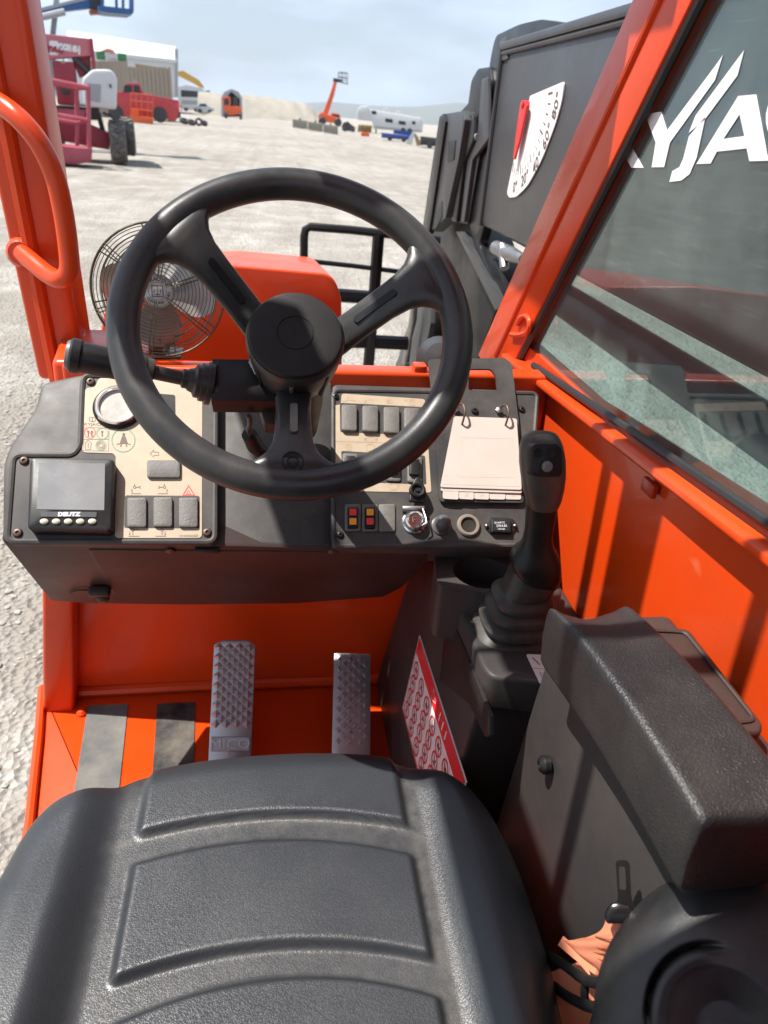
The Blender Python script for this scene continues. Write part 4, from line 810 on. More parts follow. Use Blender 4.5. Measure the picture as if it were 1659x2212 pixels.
# ================================================================== ARMREST
ar = part('armrest', TH)
az = .735
FLq, FRq, RLq, RRq = aZ(1183, 1292, az), aZ(1362, 1298, az), aZ(1512, 1770, az), aZ(1668, 1690, az)
RRq = FRq + (RLq-FLq)*1.0 + Vector((.004, 0, 0))
NX, NY = 14, 40; topz = []
b = B(); t = bmesh.new(); th = .085
def armp(s, w):                                            # s along, w around the section
    L_ = FLq.lerp(RLq, s); R2 = FRq.lerp(RRq, s); c_ = (L_+R2)/2; hw = (R2.x-L_.x)/2
    return c_, hw
rings = []
ends = [(-.000, .55), (.006, .80), (.02, .93), (.05, 1.0)]
ss = [(s, k) for s, k in ends] + [(x, 1.0) for x in np.linspace(.1, .9, 14)] + [(.95, 1.0), (.98, .95), (.995, .82), (1.0, .55)]
for s, k in ss:
    c_, hw = armp(s, 0); rg_ = []
    for q in range(40):
        a = 2*math.pi*q/40; ca, sa = math.cos(a), math.sin(a); ex = .20
        x = hw*math.copysign(abs(ca)**ex, ca)*(1-.06*(1-k)); z = (th/2)*math.copysign(abs(sa)**ex, sa)*(1-.35*(1-k))
        zz = az-th/2+z
        if z > 0: zz += -.010*(1-(x/hw)**2)*math.exp(-(s/.10)**2)*2 - .004*(1-(x/hw)**2)
        if z < 0: x *= .93
        rg_.append((c_.x+x, c_.y, zz + .010*math.sin(s*3.0)))
    rings.append(rg_)
loft(b, rings); obj('pad', b, M_ARM, ar, smooth=60)
b = B(); c0_, hw = armp(.6, 0); bx(b, (c0_.x-.02, c0_.y-.05, .64), (c0_.x+.05, c0_.y+.03, az-th+.01), .004); obj('mount', b, M_BLACK, ar)
# ================================================================== JOYSTICK
jy = part('joystick', TH); YJ = .775
def jr(xl_, xr_, y, dy=0.0, k=.85, n=28, tilt=.25, ex=.8):
    a_, c_ = aY(xl_, y, YJ+dy), aY(xr_, y, YJ+dy); ce = (a_+c_)/2; rx = (c_-a_).length/2; out = []
    for q in range(n):
        a = 2*math.pi*q/n; ca, sa = math.cos(a), math.sin(a); ca = math.copysign(abs(ca)**ex, ca); sa = math.copysign(abs(sa)**ex, sa)
        out.append((ce.x+rx*ca, ce.y+rx*k*sa, ce.z+rx*k*sa*tilt+rx*ca*0.0))
    return out
# bellows boot
prof = [(1000, 1190, 1415, 1.0), (1002, 1189, 1404, 1.0), (1016, 1184, 1396, 1.0)]
for i_ in range(5):
    xa2, xb2, yb2 = 1016+13*i_, 1187+.6*i_, 1392-24*i_
    prof += [(xa2+9, xb2-7, yb2, .93), (xa2+7, xb2-6, yb2-2, .93), (xa2-3, xb2+1, yb2-5, 1.), (xa2-3, xb2+1, yb2-11, 1.), (xa2+4, xb2-2, yb2-16, .98), (xa2+14, xb2-7, yb2-20, .94)]
prof += [(1086, 1190, 1270, .95), (1096, 1197, 1250, .95), (1106, 1200, 1226, .9)]
b = B(); loft(b, [jr(xl_, xr_, y, .0, .9*kk, 36, .12, .72) for xl_, xr_, y, kk in prof]); obj('bellows', b, M_BOOT, jy, smooth=50)
prof = [(1128, 1200, 1262, .7), (1126, 1207, 1252, .8), (1112, 1210, 1232, .85), (1103, 1209, 1213, .85), (1108, 1207, 1200, .85), (1122, 1199, 1186, .85), (1130, 1193, 1170, .85), (1134, 1192, 1150, .85), (1136, 1197, 1125, .85), (1137, 1201, 1100, .85), (1137, 1204, 1075, .88), (1134, 1208, 1060, .9)]
b = B(); loft(b, [jr(a_, c_, y, -.004, kk, 28, .25) for a_, c_, y, kk in prof]); obj('grip', b, M_BLACK, jy, smooth=60)
prof = [(1136, 1207, 1076, .9), (1131, 1212, 1060, .95), (1126, 1217, 1035, .95), (1123, 1220, 1010, .92), (1123, 1220, 985, .86), (1127, 1217, 965, .76), (1134, 1211, 952, .62), (1144, 1203, 944, .45), (1158, 1188, 941, .2)]
b = B(); loft(b, [jr(a_, c_, y, -.008, kk, 32, .55, .75) for a_, c_, y, kk in prof]); obj('head', b, mat('olive_black_plastic', (.045, .044, .036), .4, dust=(DUST, .15, 20)), jy, smooth=60)
hq = aY(1180, 995, YJ-.044); MJ = frame(hq, (-.02, -.93, .36))
b = B(); prism(b, rpoly(locs(MJ, [(1147, 966), (1154, 958), (1202, 958), (1212, 968), (1214, 1020), (1208, 1030), (1154, 1029), (1148, 1020)]), .005), -.02, .003, MJ, .0015); obj('button_plate', b, M_BLACK, jy)
for x, y, r in ((1162, 978, .0062), (1192, 977, .0062)):
    b = B(); u, v = loc(MJ, x, y, .004); lathe(b, [(r, .002), (r, .0048), (r*.8, .0052), (r*.7, .0042), (.0003, .0038)], MJ @ Matrix.Translation((u, v, 0)), 22); obj('round_button', b, M_HUBCAP, jy)
b = B(); u, v = loc(MJ, 1182, 1008, .005); lathe(b, [(.0085, .002), (.0085, .0042), (.0072, .0044)], MJ @ Matrix.Translation((u, v, 0)), 24); obj('button_surround', b, M_HUBCAP, jy)
b = B(); lathe(b, [(.0068, .002), (.0066, .0068), (.0048, .0090), (.0003, .0096)], MJ @ Matrix.Translation((u, v, 0)), 24); obj('roller_button', b, mat('grey_button', (.13, .13, .125), .45), jy)
# ================================================================== PEDALS
def pedal(name, px, ytop, zbot, studs, m, flat, label):
    pd = part(name, TH, label)
    (tx0, ty0), (tx1, ty1), (bx1, by1), (bx0, by0) = px
    T0, T1 = aY(tx0, ty0, ytop), aY(tx1, ty1, ytop); B0, B1 = aZ(bx0, by0, zbot), aZ(bx1, by1, zbot)
    u = ((T1-T0)+(B1-B0)).normalized(); c_ = (T0+T1+B0+B1)/4; vdir = ((T0+T1)/2-(B0+B1)/2); n = u.cross(vdir).normalized()
    MPd = frame(c_, n, u); w = ((T1-T0).length+(B1-B0).length)/4; hh = vdir.length/2
    return pd, MPd, w, hh
pd, MPd, w, hh = pedal('brake_pedal', [(460, 1383), (548, 1383), (546, 1650), (452, 1650)], 1.15, .03, 0, M_CAST, False, 'cast metal brake pedal with raised studs')
b = B(); prism(b, rpoly([(-w, -hh), (w, -hh), (w, hh-.008), (w*.6, hh), (-w*.6, hh), (-w, hh-.008)], .006), -.014, 0, MPd, .002); obj('pad', b, M_CAST, pd)
b = B(); rwn = 9; pit = (hh*2*.70)/rwn
def stud(bm, x, y, sx, sy, z, M, flat):
    t = bmesh.new(); base = [t.verts.new(p) for p in ((x-sx, y, -.0005), (x, y-sy, -.0005), (x+sx, y, -.0005), (x, y+sy, -.0005))]
    if flat:
        top = [t.verts.new(p) for p in ((x-sx*.7, y, z), (x, y-sy*.7, z), (x+sx*.7, y, z), (x, y+sy*.7, z))]; t.faces.new(top)
        for i in range(4): t.faces.new((base[i], base[(i+1) % 4], top[(i+1) % 4], top[i]))
    else:
        ap = t.verts.new((x, y, z))
        for i in range(4): t.faces.new((base[i], base[(i+1) % 4], ap))
    mrg(bm, t, M)
for i in range(rwn*2-1):
    y = hh*.93-pit*.5*(i+.6); nx = 4 if i % 2 == 0 else 3
    for j in range(nx): stud(b, (j-(nx-1)/2)*w*.49, y, w*.25, pit*.52, .0062, MPd, False)
obj('tread_studs', b, M_CAST, pd, smooth=0)['kind'] = 'stuff'
b = B(); bx(b, (-w*.92, -hh*.80, -.001), (w*.92, -hh*.57, .0028), .001, 1, MPd); obj('name_plate', b, M_CAST, pd)
b = B(); text(b, 'MICO', .027, MPd, .0034, 1.15, at=(0, -hh*.685), extr=.0012); obj('pedal_lettering', b, mat('worn_aluminium', (.55, .55, .56), .35, .8), pd, smooth=0)
b = B(); tube(b, [MPd @ Vector((0, -hh*.5, -.012)), MPd @ Vector((0, -hh*.6, -.06)), Vector((MPd.translation.x, YK-.01, .05))], .010, 8); obj('arm', b, M_BLKSTEEL, pd)
pd, MPd, w, hh = pedal('accelerator_pedal', [(733, 1410), (808, 1414), (792, 1650), (705, 1650)], 1.16, .03, 0, M_CAST, True, 'plain metal accelerator pedal with flat diamonds')
b = B(); prism(b, rpoly([(-w, -hh), (w, -hh), (w, hh), (-w, hh)], .004), -.008, 0, MPd, .0015); obj('pad', b, M_CAST, pd)
b = B(); rwn = 9; pit = (hh*2*.84)/rwn
for i in range(rwn*2-1):
    y = hh*.95-pit*.5*(i+.7); nx = 3
    for j in range(nx): stud(b, (j-1)*w*.56+(w*.28 if i % 2 else -.0)*1.0-w*.14, y, w*.16, pit*.34, .0030, MPd, True)
obj('tread_diamonds', b, mat('bright_aluminium', (.5, .5, .52), .35, .85), pd, smooth=0)['kind'] = 'stuff'
b = B(); tube(b, [MPd @ Vector((0, -hh*.5, -.006)), Vector((MPd.translation.x, YK-.01, .06))], .009, 8); obj('arm', b, M_BLKSTEEL, pd)
# ================================================================== SEAT
def seat_material():
    m = M_SEAT; N, L = m.node_tree.nodes, m.node_tree.links; p = N['Principled BSDF']
    src = p.inputs['Base Color'].links[0].from_socket
    at_ = N.new('ShaderNodeAttribute'); at_.attribute_name = 'dust'
    n = N.new('ShaderNodeTexNoise'); n.inputs['Scale'].default_value = 60; n.inputs['Detail'].default_value = 8; n.inputs['Roughness'].default_value = .7
    tcn = N.new('ShaderNodeTexCoord'); L.new(tcn.outputs['Object'], n.inputs['Vector'])
    mu = N.new('ShaderNodeMath'); mu.operation = 'MULTIPLY'; mr = N.new('ShaderNodeMapRange'); mr.inputs['From Min'].default_value = .3; mr.inputs['From Max'].default_value = .7; mr.inputs['To Min'].default_value = .1; L.new(n.outputs['Fac'], mr.inputs['Value'])
    L.new(at_.outputs['Fac'], mu.inputs[0]); L.new(mr.outputs[0], mu.inputs[1])
    mx = N.new('ShaderNodeMixRGB'); mx.inputs['Color2'].default_value = (.22, .20, .17, 1); L.new(src, mx.inputs['Color1']); L.new(mu.outputs[0], mx.inputs['Fac']); L.new(mx.outputs[0], p.inputs['Base Color'])
seat_material()
st = part('operator_seat', TH)
SZ = .425
out_px = [(-60, 2010), (0, 1890), (60, 1788), (130, 1726), (240, 1690), (300, 1662), (450, 1631), (640, 1616), (800, 1620), (880, 1637), (960, 1667), (1030, 1717), (1080, 1788), (1122, 1880), (1162, 2000), (1195, 2110), (1217, 2212)]
ol = [aZ(x, y, SZ-.022) for x, y in out_px]; ol = [(v.x, v.y) for v in ol]
lx, rx_ = ol[0][0], ol[-1][0]
ol = [(lx+.004, .10), (lx, .25)] + ol + [(rx_-.006, .18), (rx_-.02, .06), (.15, .02), (-.15, .02), (lx+.02, .05)]
ol = np.array([(p.x, p.y) for p in catmull([Vector((x, y, 0)) for x, y in ol], 10, True)])
cx0, cy0 = .005, .34
NT, NR = 520, 130
ang = np.arctan2(ol[:, 1]-cy0, ol[:, 0]-cx0); rad0 = np.hypot(ol[:, 1]-cy0, ol[:, 0]-cx0); od = np.argsort(ang)
th_ = np.linspace(-math.pi, math.pi, NT, endpoint=False); rb = np.interp(th_, ang[od], rad0[od], period=2*math.pi)
sv = np.concatenate([np.linspace(0.0, .80, 90), .80+.20*np.sin(np.linspace(0, math.pi/2, NR-90+1)[1:])])
X = cx0+np.outer(sv, rb*np.cos(th_)); Y = cy0+np.outer(sv, rb*np.sin(th_)); d_in = np.outer(1-sv, rb)
def par3(pp):
    q = [aZ(x, y, SZ) for x, y in pp]; return np.polyfit([v.x for v in q], [v.y for v in q], 2), q
k1, q1 = par3([(253, 1815), (586, 1760), (904, 1785)]); k2, q2 = par3([(260, 1861), (586, 1800), (908, 1836)]); k3, q3 = par3([(271, 2112), (644, 2040), (915, 2066)]); k4, q4 = par3([(271, 2184), (644, 2093), (915, 2127)])
xa_, xb_ = (q2[0].x+q3[0].x)/2, (q2[2].x+q3[2].x)/2
def sm(e0, e1, x): t = np.clip((x-e0)/(e1-e0), 0, 1); return t*t*(3-2*t)
ew = .0075
inx = sm(xa_-ew*.7, xa_+ew*.6, X)*(1-sm(xb_-ew*.6, xb_+ew*.7, X))
P1_ = sm(0, ew*1.2, Y-np.polyval(k1, X)); P2_ = sm(0, ew, np.polyval(k2, X)-Y)*sm(0, ew*1.3, Y-np.polyval(k3, X)); P3_ = sm(0, ew, np.polyval(k4, X)-Y)
pan = np.clip(P1_*1.0+P2_+P3_, 0, 1)*inx
xbl, xbr = xa_-.022, xb_+.016
bol = sm(0, .055, xbl-X)+sm(0, .055, X-xbr)
R_e = .055
roll = np.where(d_in < R_e, R_e*(1-np.sqrt(np.clip(1-(1-d_in/R_e)**2, 0, 1))), 0.0)
Zs = SZ-.012 + .0095*pan + .030*bol*(1-.35*sm(.40, .62, Y)) - roll*.9 - .008*((X-cx0)/.2)**2*0 + .004*np.exp(-((Y-.62)/.06)**2)
dust = np.clip((1-pan)*(1-np.clip(bol*2.2, 0, 1)), 0, 1)*(.45+.4*sm(.45, .30, Y)*0+.25*sm(0, .012, np.abs(X-xbr)*0+np.abs(np.polyval(k1, X)-Y)*-1+.012))
dust += .22*np.exp(-((X-xbr+.004)/.009)**2)*(d_in > .03)
dust = np.clip((dust-.25)*.7, 0, .5)*(d_in > .02)
verts = np.stack([X, Y, Zs], -1).reshape(-1, 3)
sk = []
for kz, off in ((.012, .004), (.035, .004), (.07, -.004), (.11, -.02)):
    sk.append(np.stack([cx0+(rb+off)*np.cos(th_), cy0+(rb+off)*np.sin(th_), Zs[-1]-kz], -1))
verts = np.concatenate([verts]+sk); dustv = np.concatenate([dust.reshape(-1), np.zeros(NT*len(sk))])
nrow = len(sv)+len(sk); faces = []
for i in range(nrow-1):
    for j in range(NT):
        j2 = (j+1) % NT
        if i == 0: faces.append((i*NT+j, (i+1)*NT+j, (i+1)*NT+j2)) if False else faces.append((i*NT+j, (i+1)*NT+j, (i+1)*NT+j2, i*NT+j2))
        else: faces.append((i*NT+j, (i+1)*NT+j, (i+1)*NT+j2, i*NT+j2))
me = bpy.data.meshes.new('cushion'); me.from_pydata([tuple(v) for v in verts], [], faces); me.polygons.foreach_set('use_smooth', [True]*len(me.polygons))
at_ = me.attributes.new('dust', 'FLOAT', 'POINT'); at_.data.foreach_set('value', dustv.astype(np.float32)); me.materials.append(M_SEAT)
me.validate(); o = bpy.data.objects.new('cushion', me); COL.objects.link(o); o.parent = st
b = B(); bx(b, (-.17, .08, .0), (.17, .50, .32), .02, 3); obj('seat_base', b, M_BLKSTEEL, st)
b = B(); box(b, (.0, -.12, .62), (.48, .12, .52), .05, 4); obj('backrest', b, M_SEAT, st)
# side wing of the backrest, with a moulded crescent
M_WING = mat('wing_vinyl', (0.011, 0.0118, 0.013), 0.40, var=0.12, vs_=6, bump=0.18, bs=900, btype='leather', dust=(DUST, 0.05, 30))
WQ = aD(1545, 2130, .55)
MWg = frame(WQ, CAM-WQ, RIGHT)
def wl_(pts): return [Vector((*loc(MWg, x, y, .045), 0)) for x, y in pts]
outl = [Vector((*loc(MWg, x, y, 0), 0)) for x, y in ((1268, 2260), (1275, 2180), (1292, 2085), (1330, 2005), (1400, 1926), (1480, 1882), (1570, 1863), (1680, 1872), (1790, 1930), (1830, 2100), (1800, 2300), (1600, 2400), (1350, 2380))]
outl = catmull(outl, 8, True); cwx = Vector((*loc(MWg, 1545, 2130), 0))
arc_o = catmull(wl_([(1380, 2165), (1423, 2108), (1472, 2068), (1530, 2046), (1545, 2044)]), 8); arc_i = catmull(wl_([(1408, 2192), (1445, 2135), (1490, 2105), (1536, 2092)]), 8)
hol = wl_([(1570, 2230)])[0]; R1 = (wl_([(1545, 2044)])[0]-hol).length
def dpl(p, pl): return min((Vector((p.x, p.y, 0))-q).length for q in pl)
b = B(); t = bmesh.new(); rows = []; NRg = 90
for i in range(NRg+1):
    s_ = i/NRg; row = []
    for q in outl:
        rr_ = math.sin(s_*math.pi*.5)**.9 if i else 0.0
        p = cwx.lerp(q, s_); z = .062*math.sqrt(max(0, 1-s_**3.2))-.02
        do, di = dpl(p, arc_o), dpl(p, arc_i)
        an_ = math.degrees(math.atan2(p.y-hol.y, p.x-hol.x)); rl = math.hypot(p.x-hol.x, p.y-hol.y)/R1
        ga = 1/(1+math.exp(-(an_-88)/4))/(1+math.exp((an_-172)/5))
        z -= .012*(1-min(1, max(0, (rl-.35)/.43))) if rl < .78 else 0
        z += ga*(.003*math.exp(-((rl-.88)/.08)**2) - .012*math.exp(-((rl-1.02)/.035)**2))
        row.append(t.verts.new((p.x, p.y, z)))
    rows.append(row)
for sc_, zz in ((1.0, -.05), (.97, -.09)): rows.append([t.verts.new((cwx.x+(q.x-cwx.x)*sc_, cwx.y+(q.y-cwx.y)*sc_, zz)) for q in outl])
n_ = len(outl)
for A, B_ in zip(rows, rows[1:]):
    for k in range(n_): t.faces.new((A[k], A[(k+1) % n_], B_[(k+1) % n_], B_[k]))
bmesh.ops.remove_doubles(t, verts=t.verts, dist=1e-5); bmesh.ops.recalc_face_normals(t, faces=t.faces); mrg(b, t, MWg); obj('backrest_wing', b, M_WING, st, smooth=80)
# ================================================================== SEAT BELT
BT = thing('seat_belt', 'peach coloured seat belt end with black metal tongue beside the seat', 'seat belt', aX(1300, 2060, .29), worldspace=True)
XB = .300
M_TONGUE = mat('black_tongue', (.006, .006, .006), .22, spec=.25)
def strap(px, wdt, xs_, m, name, th=.0022):
    ctr = [aX(x, y, XB+dx) for (x, y), dx in zip(px, xs_)]; ctr = catmull(ctr, 6); rings = []
    for i, p in enumerate(ctr):
        tdir = (ctr[min(i+1, len(ctr)-1)]-ctr[max(i-1, 0)]).normalized(); side = tdir.cross((CAM-p).normalized()).normalized(); nn = side.cross(tdir)
        rings.append([p+side*wdt/2+nn*th, p-side*wdt/2+nn*th, p-side*wdt/2-nn*th, p+side*wdt/2-nn*th])
    b = B(); loft(b, rings); return obj(name, b, m, BT)
def sheet(name, rows_px, th=.0018, m=M_BELT):
    g_ = []
    for (lx2, ly2, ld), (rx2, ry2, rd) in rows_px: g_.append((aX(lx2, ly2, XB+ld), aX(rx2, ry2, XB+rd)))
    Lc, Rc = catmull([a for a, _ in g_], 8), catmull([c for _, c in g_], 8); NN = 12; b = B(); t = bmesh.new(); top = []
    for i2, (a, c) in enumerate(zip(Lc, Rc)):
        row = []
        for k2 in range(NN+1):
            f = k2/NN; p = a.lerp(c, f); d2 = (CAM-p).normalized(); row.append(p+d2*(.004*math.sin(f*math.pi)+.0012*math.sin(f*9+i2*.35)))
        top.append([t.verts.new(p) for p in row])
    for A, B_ in zip(top, top[1:]):
        for k2 in range(NN): t.faces.new((A[k2], A[k2+1], B_[k2+1], B_[k2]))
    bmesh.ops.recalc_face_normals(t, faces=t.faces); bmesh.ops.solidify(t, geom=t.faces[:], thickness=th); mrg(b, t); return obj(name, b, m, BT, smooth=60)
sheet('upper_strap', [((1308, 1976, .0), (1362, 1980, .0)), ((1306, 1996, -.006), (1368, 2000, -.004)), ((1292, 2014, -.012), (1368, 2022, -.006)), ((1262, 2026, -.016), (1360, 2046, -.008)), ((1232, 2031, -.018), (1340, 2070, -.010)), ((1215, 2031, -.018), (1300, 2092, -.014)), ((1214, 2036, -.015), (1294, 2098, -.012))])
b = B()
for row_ in (((1240, 2040), (1290, 2058), (1340, 2058)), ((1245, 2046), (1292, 2070), (1318, 2080)), ((1262, 2036), (1300, 2048), (1352, 2040)), ((1286, 2022), (1322, 2030), (1360, 2026))):
    tube(b, catmull([aX(x, y, XB-.012)+(CAM-aX(x, y, XB-.012)).normalized()*.0075 for x, y in row_], 8), .0007, 5)
obj('stitching', b, mat('stitch_thread', (.40, .12, .06), .8), BT)
strap([(1216, 2036), (1250, 2064), (1296, 2098)], .010, [-.018, -.014, -.010], M_BELT, 'folded_strap_edge', .0035)
strap([(1220, 2090), (1238, 2140), (1252, 2200), (1262, 2290)], .044, [-.006, -.004, -.004, -.004], M_BELT, 'lower_strap')
MB_ = frame(aX(1345, 1915, XB-.004), CAM-aX(1345, 1915, XB), RIGHT)
b = B(); holed(b, rpoly(locs(MB_, [(1330, 1862), (1336, 1858), (1352, 1858), (1360, 1864), (1364, 1940), (1372, 1962), (1372, 1985), (1322, 1985), (1326, 1962), (1335, 1940)]), .003), [rpoly(locs(MB_, [(1337, 1872), (1350, 1872), (1353, 1922), (1338, 1922)]), .002)], -.002, .002, MB_); obj('tongue', b, M_TONGUE, BT)
b = B(); prism(b, rpoly(locs(MB_, [(1305, 1975), (1318, 1952), (1334, 1948), (1368, 1958), (1378, 1992), (1310, 1996)]), .006), -.012, .006, MB_, .003); obj('tongue_shoulder', b, M_TONGUE, BT)
MB2 = frame(aX(1240, 2110, XB-.012), CAM-aX(1240, 2110, XB), RIGHT)
b = B()
for q5 in ([(1188, 2064), (1226, 2090), (1262, 2116), (1300, 2122)], [(1192, 2126), (1222, 2150), (1260, 2170), (1290, 2178)]):
    tube(b, catmull([aX(x, y, XB-.020) for x, y in q5], 6), .0052, 10, flat=.7)
for q5 in ([(1190, 2064), (1192, 2128)], [(1264, 2117), (1262, 2171)]): tube(b, [aX(x, y, XB-.018) for x, y in q5], .004, 8)
obj('strap_clip', b, M_BLACK, BT)
# ================================================================== BOOM (beside the cab)
bm_ = part('boom', TH)
XB0 = .66
MBM = frame((XB0, 0, 0), (-1, 0, 0), (0, -1, 0))
c1_, c2_, c3_ = aX(1086, 125, XB0), aX(1362, 0, XB0), aX(1038, 486, XB0)
zt, zb, yf_ = (c1_.z+c2_.z)/2, c3_.z, (c1_.y+c3_.y)/2
b = B(); bx(b, (XB0, -2.6, zb), (XB0+.34, yf_, zt), .012, 3); obj('boom_box', b, M_BOOM, bm_)
b = B(); bx(b, (XB0-.012, -2.6, zt-.006), (XB0+.35, yf_+.004, zt+.016), .006, 2); obj('top_flange', b, M_BOOM, bm_)
b = B(); tube(b, [(XB0-.003, yf_-.004, zb), (XB0-.003, yf_-.004, zt)], .008, 8); tube(b, [(XB0-.002, yf_, zt-.012), (XB0-.002, -2.5, zt-.012)], .007, 8); obj('weld_seam', b, M_BOOM, bm_)
def bplate(name, px, x0, th, m=M_BOOM, r=.02, bev=.004):
    Mp = frame((x0, 0, 0), (-1, 0, 0), (0, -1, 0)); b = B(); prism(b, rpoly(locs(Mp, px), r, 6), -th, 0, Mp, bev); return obj(name, b, m, bm_)
bplate('head_plate', [(1060, 120), (1070, 76), (1120, 52), (1168, 41), (1222, 50), (1222, 140), (1092, 140), (1046, 486), (1034, 528), (1078, 640), (1064, 652), (1024, 535), (1012, 470)], .672, .03, M_BOOMDK, r=.035)
bplate('head_plate', [(1018, 172), (1032, 148), (1058, 144), (1062, 180), (1010, 485), (985, 480), (978, 455)], .662, .02, M_BOOMDK, r=.018)
bplate('head_plate', [(1004, 250), (1020, 246), (1022, 300), (1002, 345), (985, 480), (975, 478), (968, 455)], .640, .015, M_BOOMDK, r=.01)
bplate('mast', [(958, 246), (1000, 239), (1004, 258), (990, 345), (962, 470), (930, 500), (922, 492)], .622, .05, M_BOOM, r=.006)
bplate('mast_edge', [(949, 252), (958, 245), (962, 262), (926, 505), (912, 495)], .612, .02, M_BOOMDK, r=.004)
bplate('dark_gap_sheet', [(990, 246), (1060, 170), (1046, 486), (1020, 520), (955, 500)], .705, .01, M_SEAL, r=.004)  # black sheet added to paint the gaps between the plates dark
bplate('head_rib', [(1040, 170), (1052, 166), (1054, 300), (1020, 345), (1002, 480), (994, 478), (1010, 340), (1030, 300)], .650, .012, M_BOOM, r=.006)
bplate('head_rib', [(1078, 90), (1092, 78), (1096, 128), (1080, 132)], .655, .04, M_BOOM, r=.006)
bplate('lifting_eye', [(1168, 70), (1172, 46), (1184, 44), (1192, 66), (1190, 84), (1166, 88)], .69, .03, M_STEEL, r=.01)
b = B(); tube(b, [aX(1012, 300, .655), aX(1034, 296, .655)], .012, 10); obj('rib_pin', b, M_STEEL, bm_)
bplate('mast_slot', [(968, 305), (984, 302), (980, 345), (966, 350)], .619, .006, M_BLKSTEEL, .006, .001)
bplate('mast_slot', [(945, 450), (954, 432), (954, 470), (938, 500)], .619, .006, M_SEAL, .006, .001)
bplate('lower_link', [(912, 492), (985, 470), (1038, 492), (1082, 640), (1030, 780), (930, 822), (842, 822), (880, 720)], .700, .10, M_BLKSTEEL, .02)
bplate('link_plate', [(905, 640), (928, 650), (930, 700), (905, 822), (850, 822), (868, 740)], .640, .02, M_BOOM, .01)
bplate('link_brace', [(985, 500), (1000, 500), (1085, 660), (1070, 670)], .660, .02, M_BOOM, .004)
b = B(); q = aX(1018, 650, .66); lathe(b, [(.055, 0), (.055, .02), (.035, .022), (.035, .05), (.02, .055)], frame(q, (-1, 0, 0)), 24); obj('pivot_pin', b, M_BOOM, bm_)
b = B(); tube(b, [aX(897, 640, .60), aX(892, 690, .60), aX(884, 730, .60), aX(876, 785, .60)], [.014, .017, .013, .017], 14); obj('hydraulic_fitting', b, M_STEEL, bm_)
b = B(); tube(b, [aX(1072, 535, .65), aX(1100, 548, .65), aX(1130, 560, .65)], [.020, .022, .013], 14); tube(b, [aX(1085, 530, .64), aX(1090, 580, .64)], .013, 12); obj('hydraulic_fitting', b, M_STEEL, bm_)
b = B(); tube(b, catmull([aX(880, 785, .60), aX(872, 850, .6), aX(880, 930, .62)], 5), .011, 10); obj('hose', b, M_SEAL, bm_)
b = B(); tube(b, [(XB0+.06, 2.0, zb-.09), (XB0+.06, -1.6, zb-.10)], .04, 18); obj('lift_cylinder', b, M_BLKSTEEL, bm_)
b = B(); bx(b, (XB0+.10, -2.2, -.42), (XB0+.45, 2.2, -.08), .02, 2); obj('chassis_beam', b, M_BLKSTEEL, bm_)
for x, y in ((1104, 205), (1070, 500/1.9543+150)):
    b = B(); q = aX(x, y, XB0); lathe(b, [(.010, 0), (.010, .006), (.003, .007)], frame(q, (-1, 0, 0)), 6); obj('boom_bolt', b, M_BLKSTEEL, bm_)
# boom angle dial
b = B(); sec = [(1145, 207), (1218, 176), (1214, 215), (1200, 266), (1170, 345), (1139, 402), (1115, 425), (1100, 427), (1095, 417), (1108, 353), (1142, 222)]
prism(b, rpoly(locs(MBM, sec, .004), [.004, .008]+[.03]*4+[.015, .008, .008, .02, .01], 4), .001, .004, MBM); obj('angle_dial', b, M_WHITE, bm_)
b = B()
pv = Vector(loc(MBM, 1130, 222, .005)); d0 = Vector(loc(MBM, 1106, 372, .005))-pv; d8 = Vector(loc(MBM, 1192, 200, .005))-pv
an0, an8 = math.atan2(d0.y, d0.x), math.atan2(d8.y, d8.x)
for i in range(17):
    f = i/16; a = an0+(an8-an0)*f; r = d0.length*(1-f)+d8.length*1.02*f; l_ = .86 if i % 4 == 0 else .91
    ribbon(b, [(pv.x+r*l_*math.cos(a), pv.y+r*l_*math.sin(a)), (pv.x+r*math.cos(a), pv.y+r*math.sin(a))], .0045 if i % 4 == 0 else .003, .0048, MBM)
for s_, x, y, rt, sz in (('0°', 1112, 405, 8, .040), ('20°', 1133, 386, 24, .040), ('40°', 1159, 352, 42, .040), ('60°', 1181, 295, 62, .042), ('80°', 1201, 228, 78, .042)):
    u, v = loc(MBM, x, y, .005); text(b, s_, sz, MBM, .0050, 1.0, RAD(rt), (u, v), bold=.0005)
obj('dial_print', b, M_INK, bm_, smooth=0)
b = B(); prism(b, rpoly(locs(MBM, [(1123, 222), (1128, 216), (1135, 218), (1137, 228), (1122, 300), (1110, 345), (1107, 340), (1113, 290)], .02), .003), .014, .019, MBM, .001); u, v = loc(MBM, 1129, 225, .02); lathe(b, [(.009, .0), (.009, .022), (.004, .024)], MBM @ Matrix.Translation((u, v, 0)), 12); obj('dial_pointer', b, mat('pointer_red', (.60, .02, .02), .35), bm_)
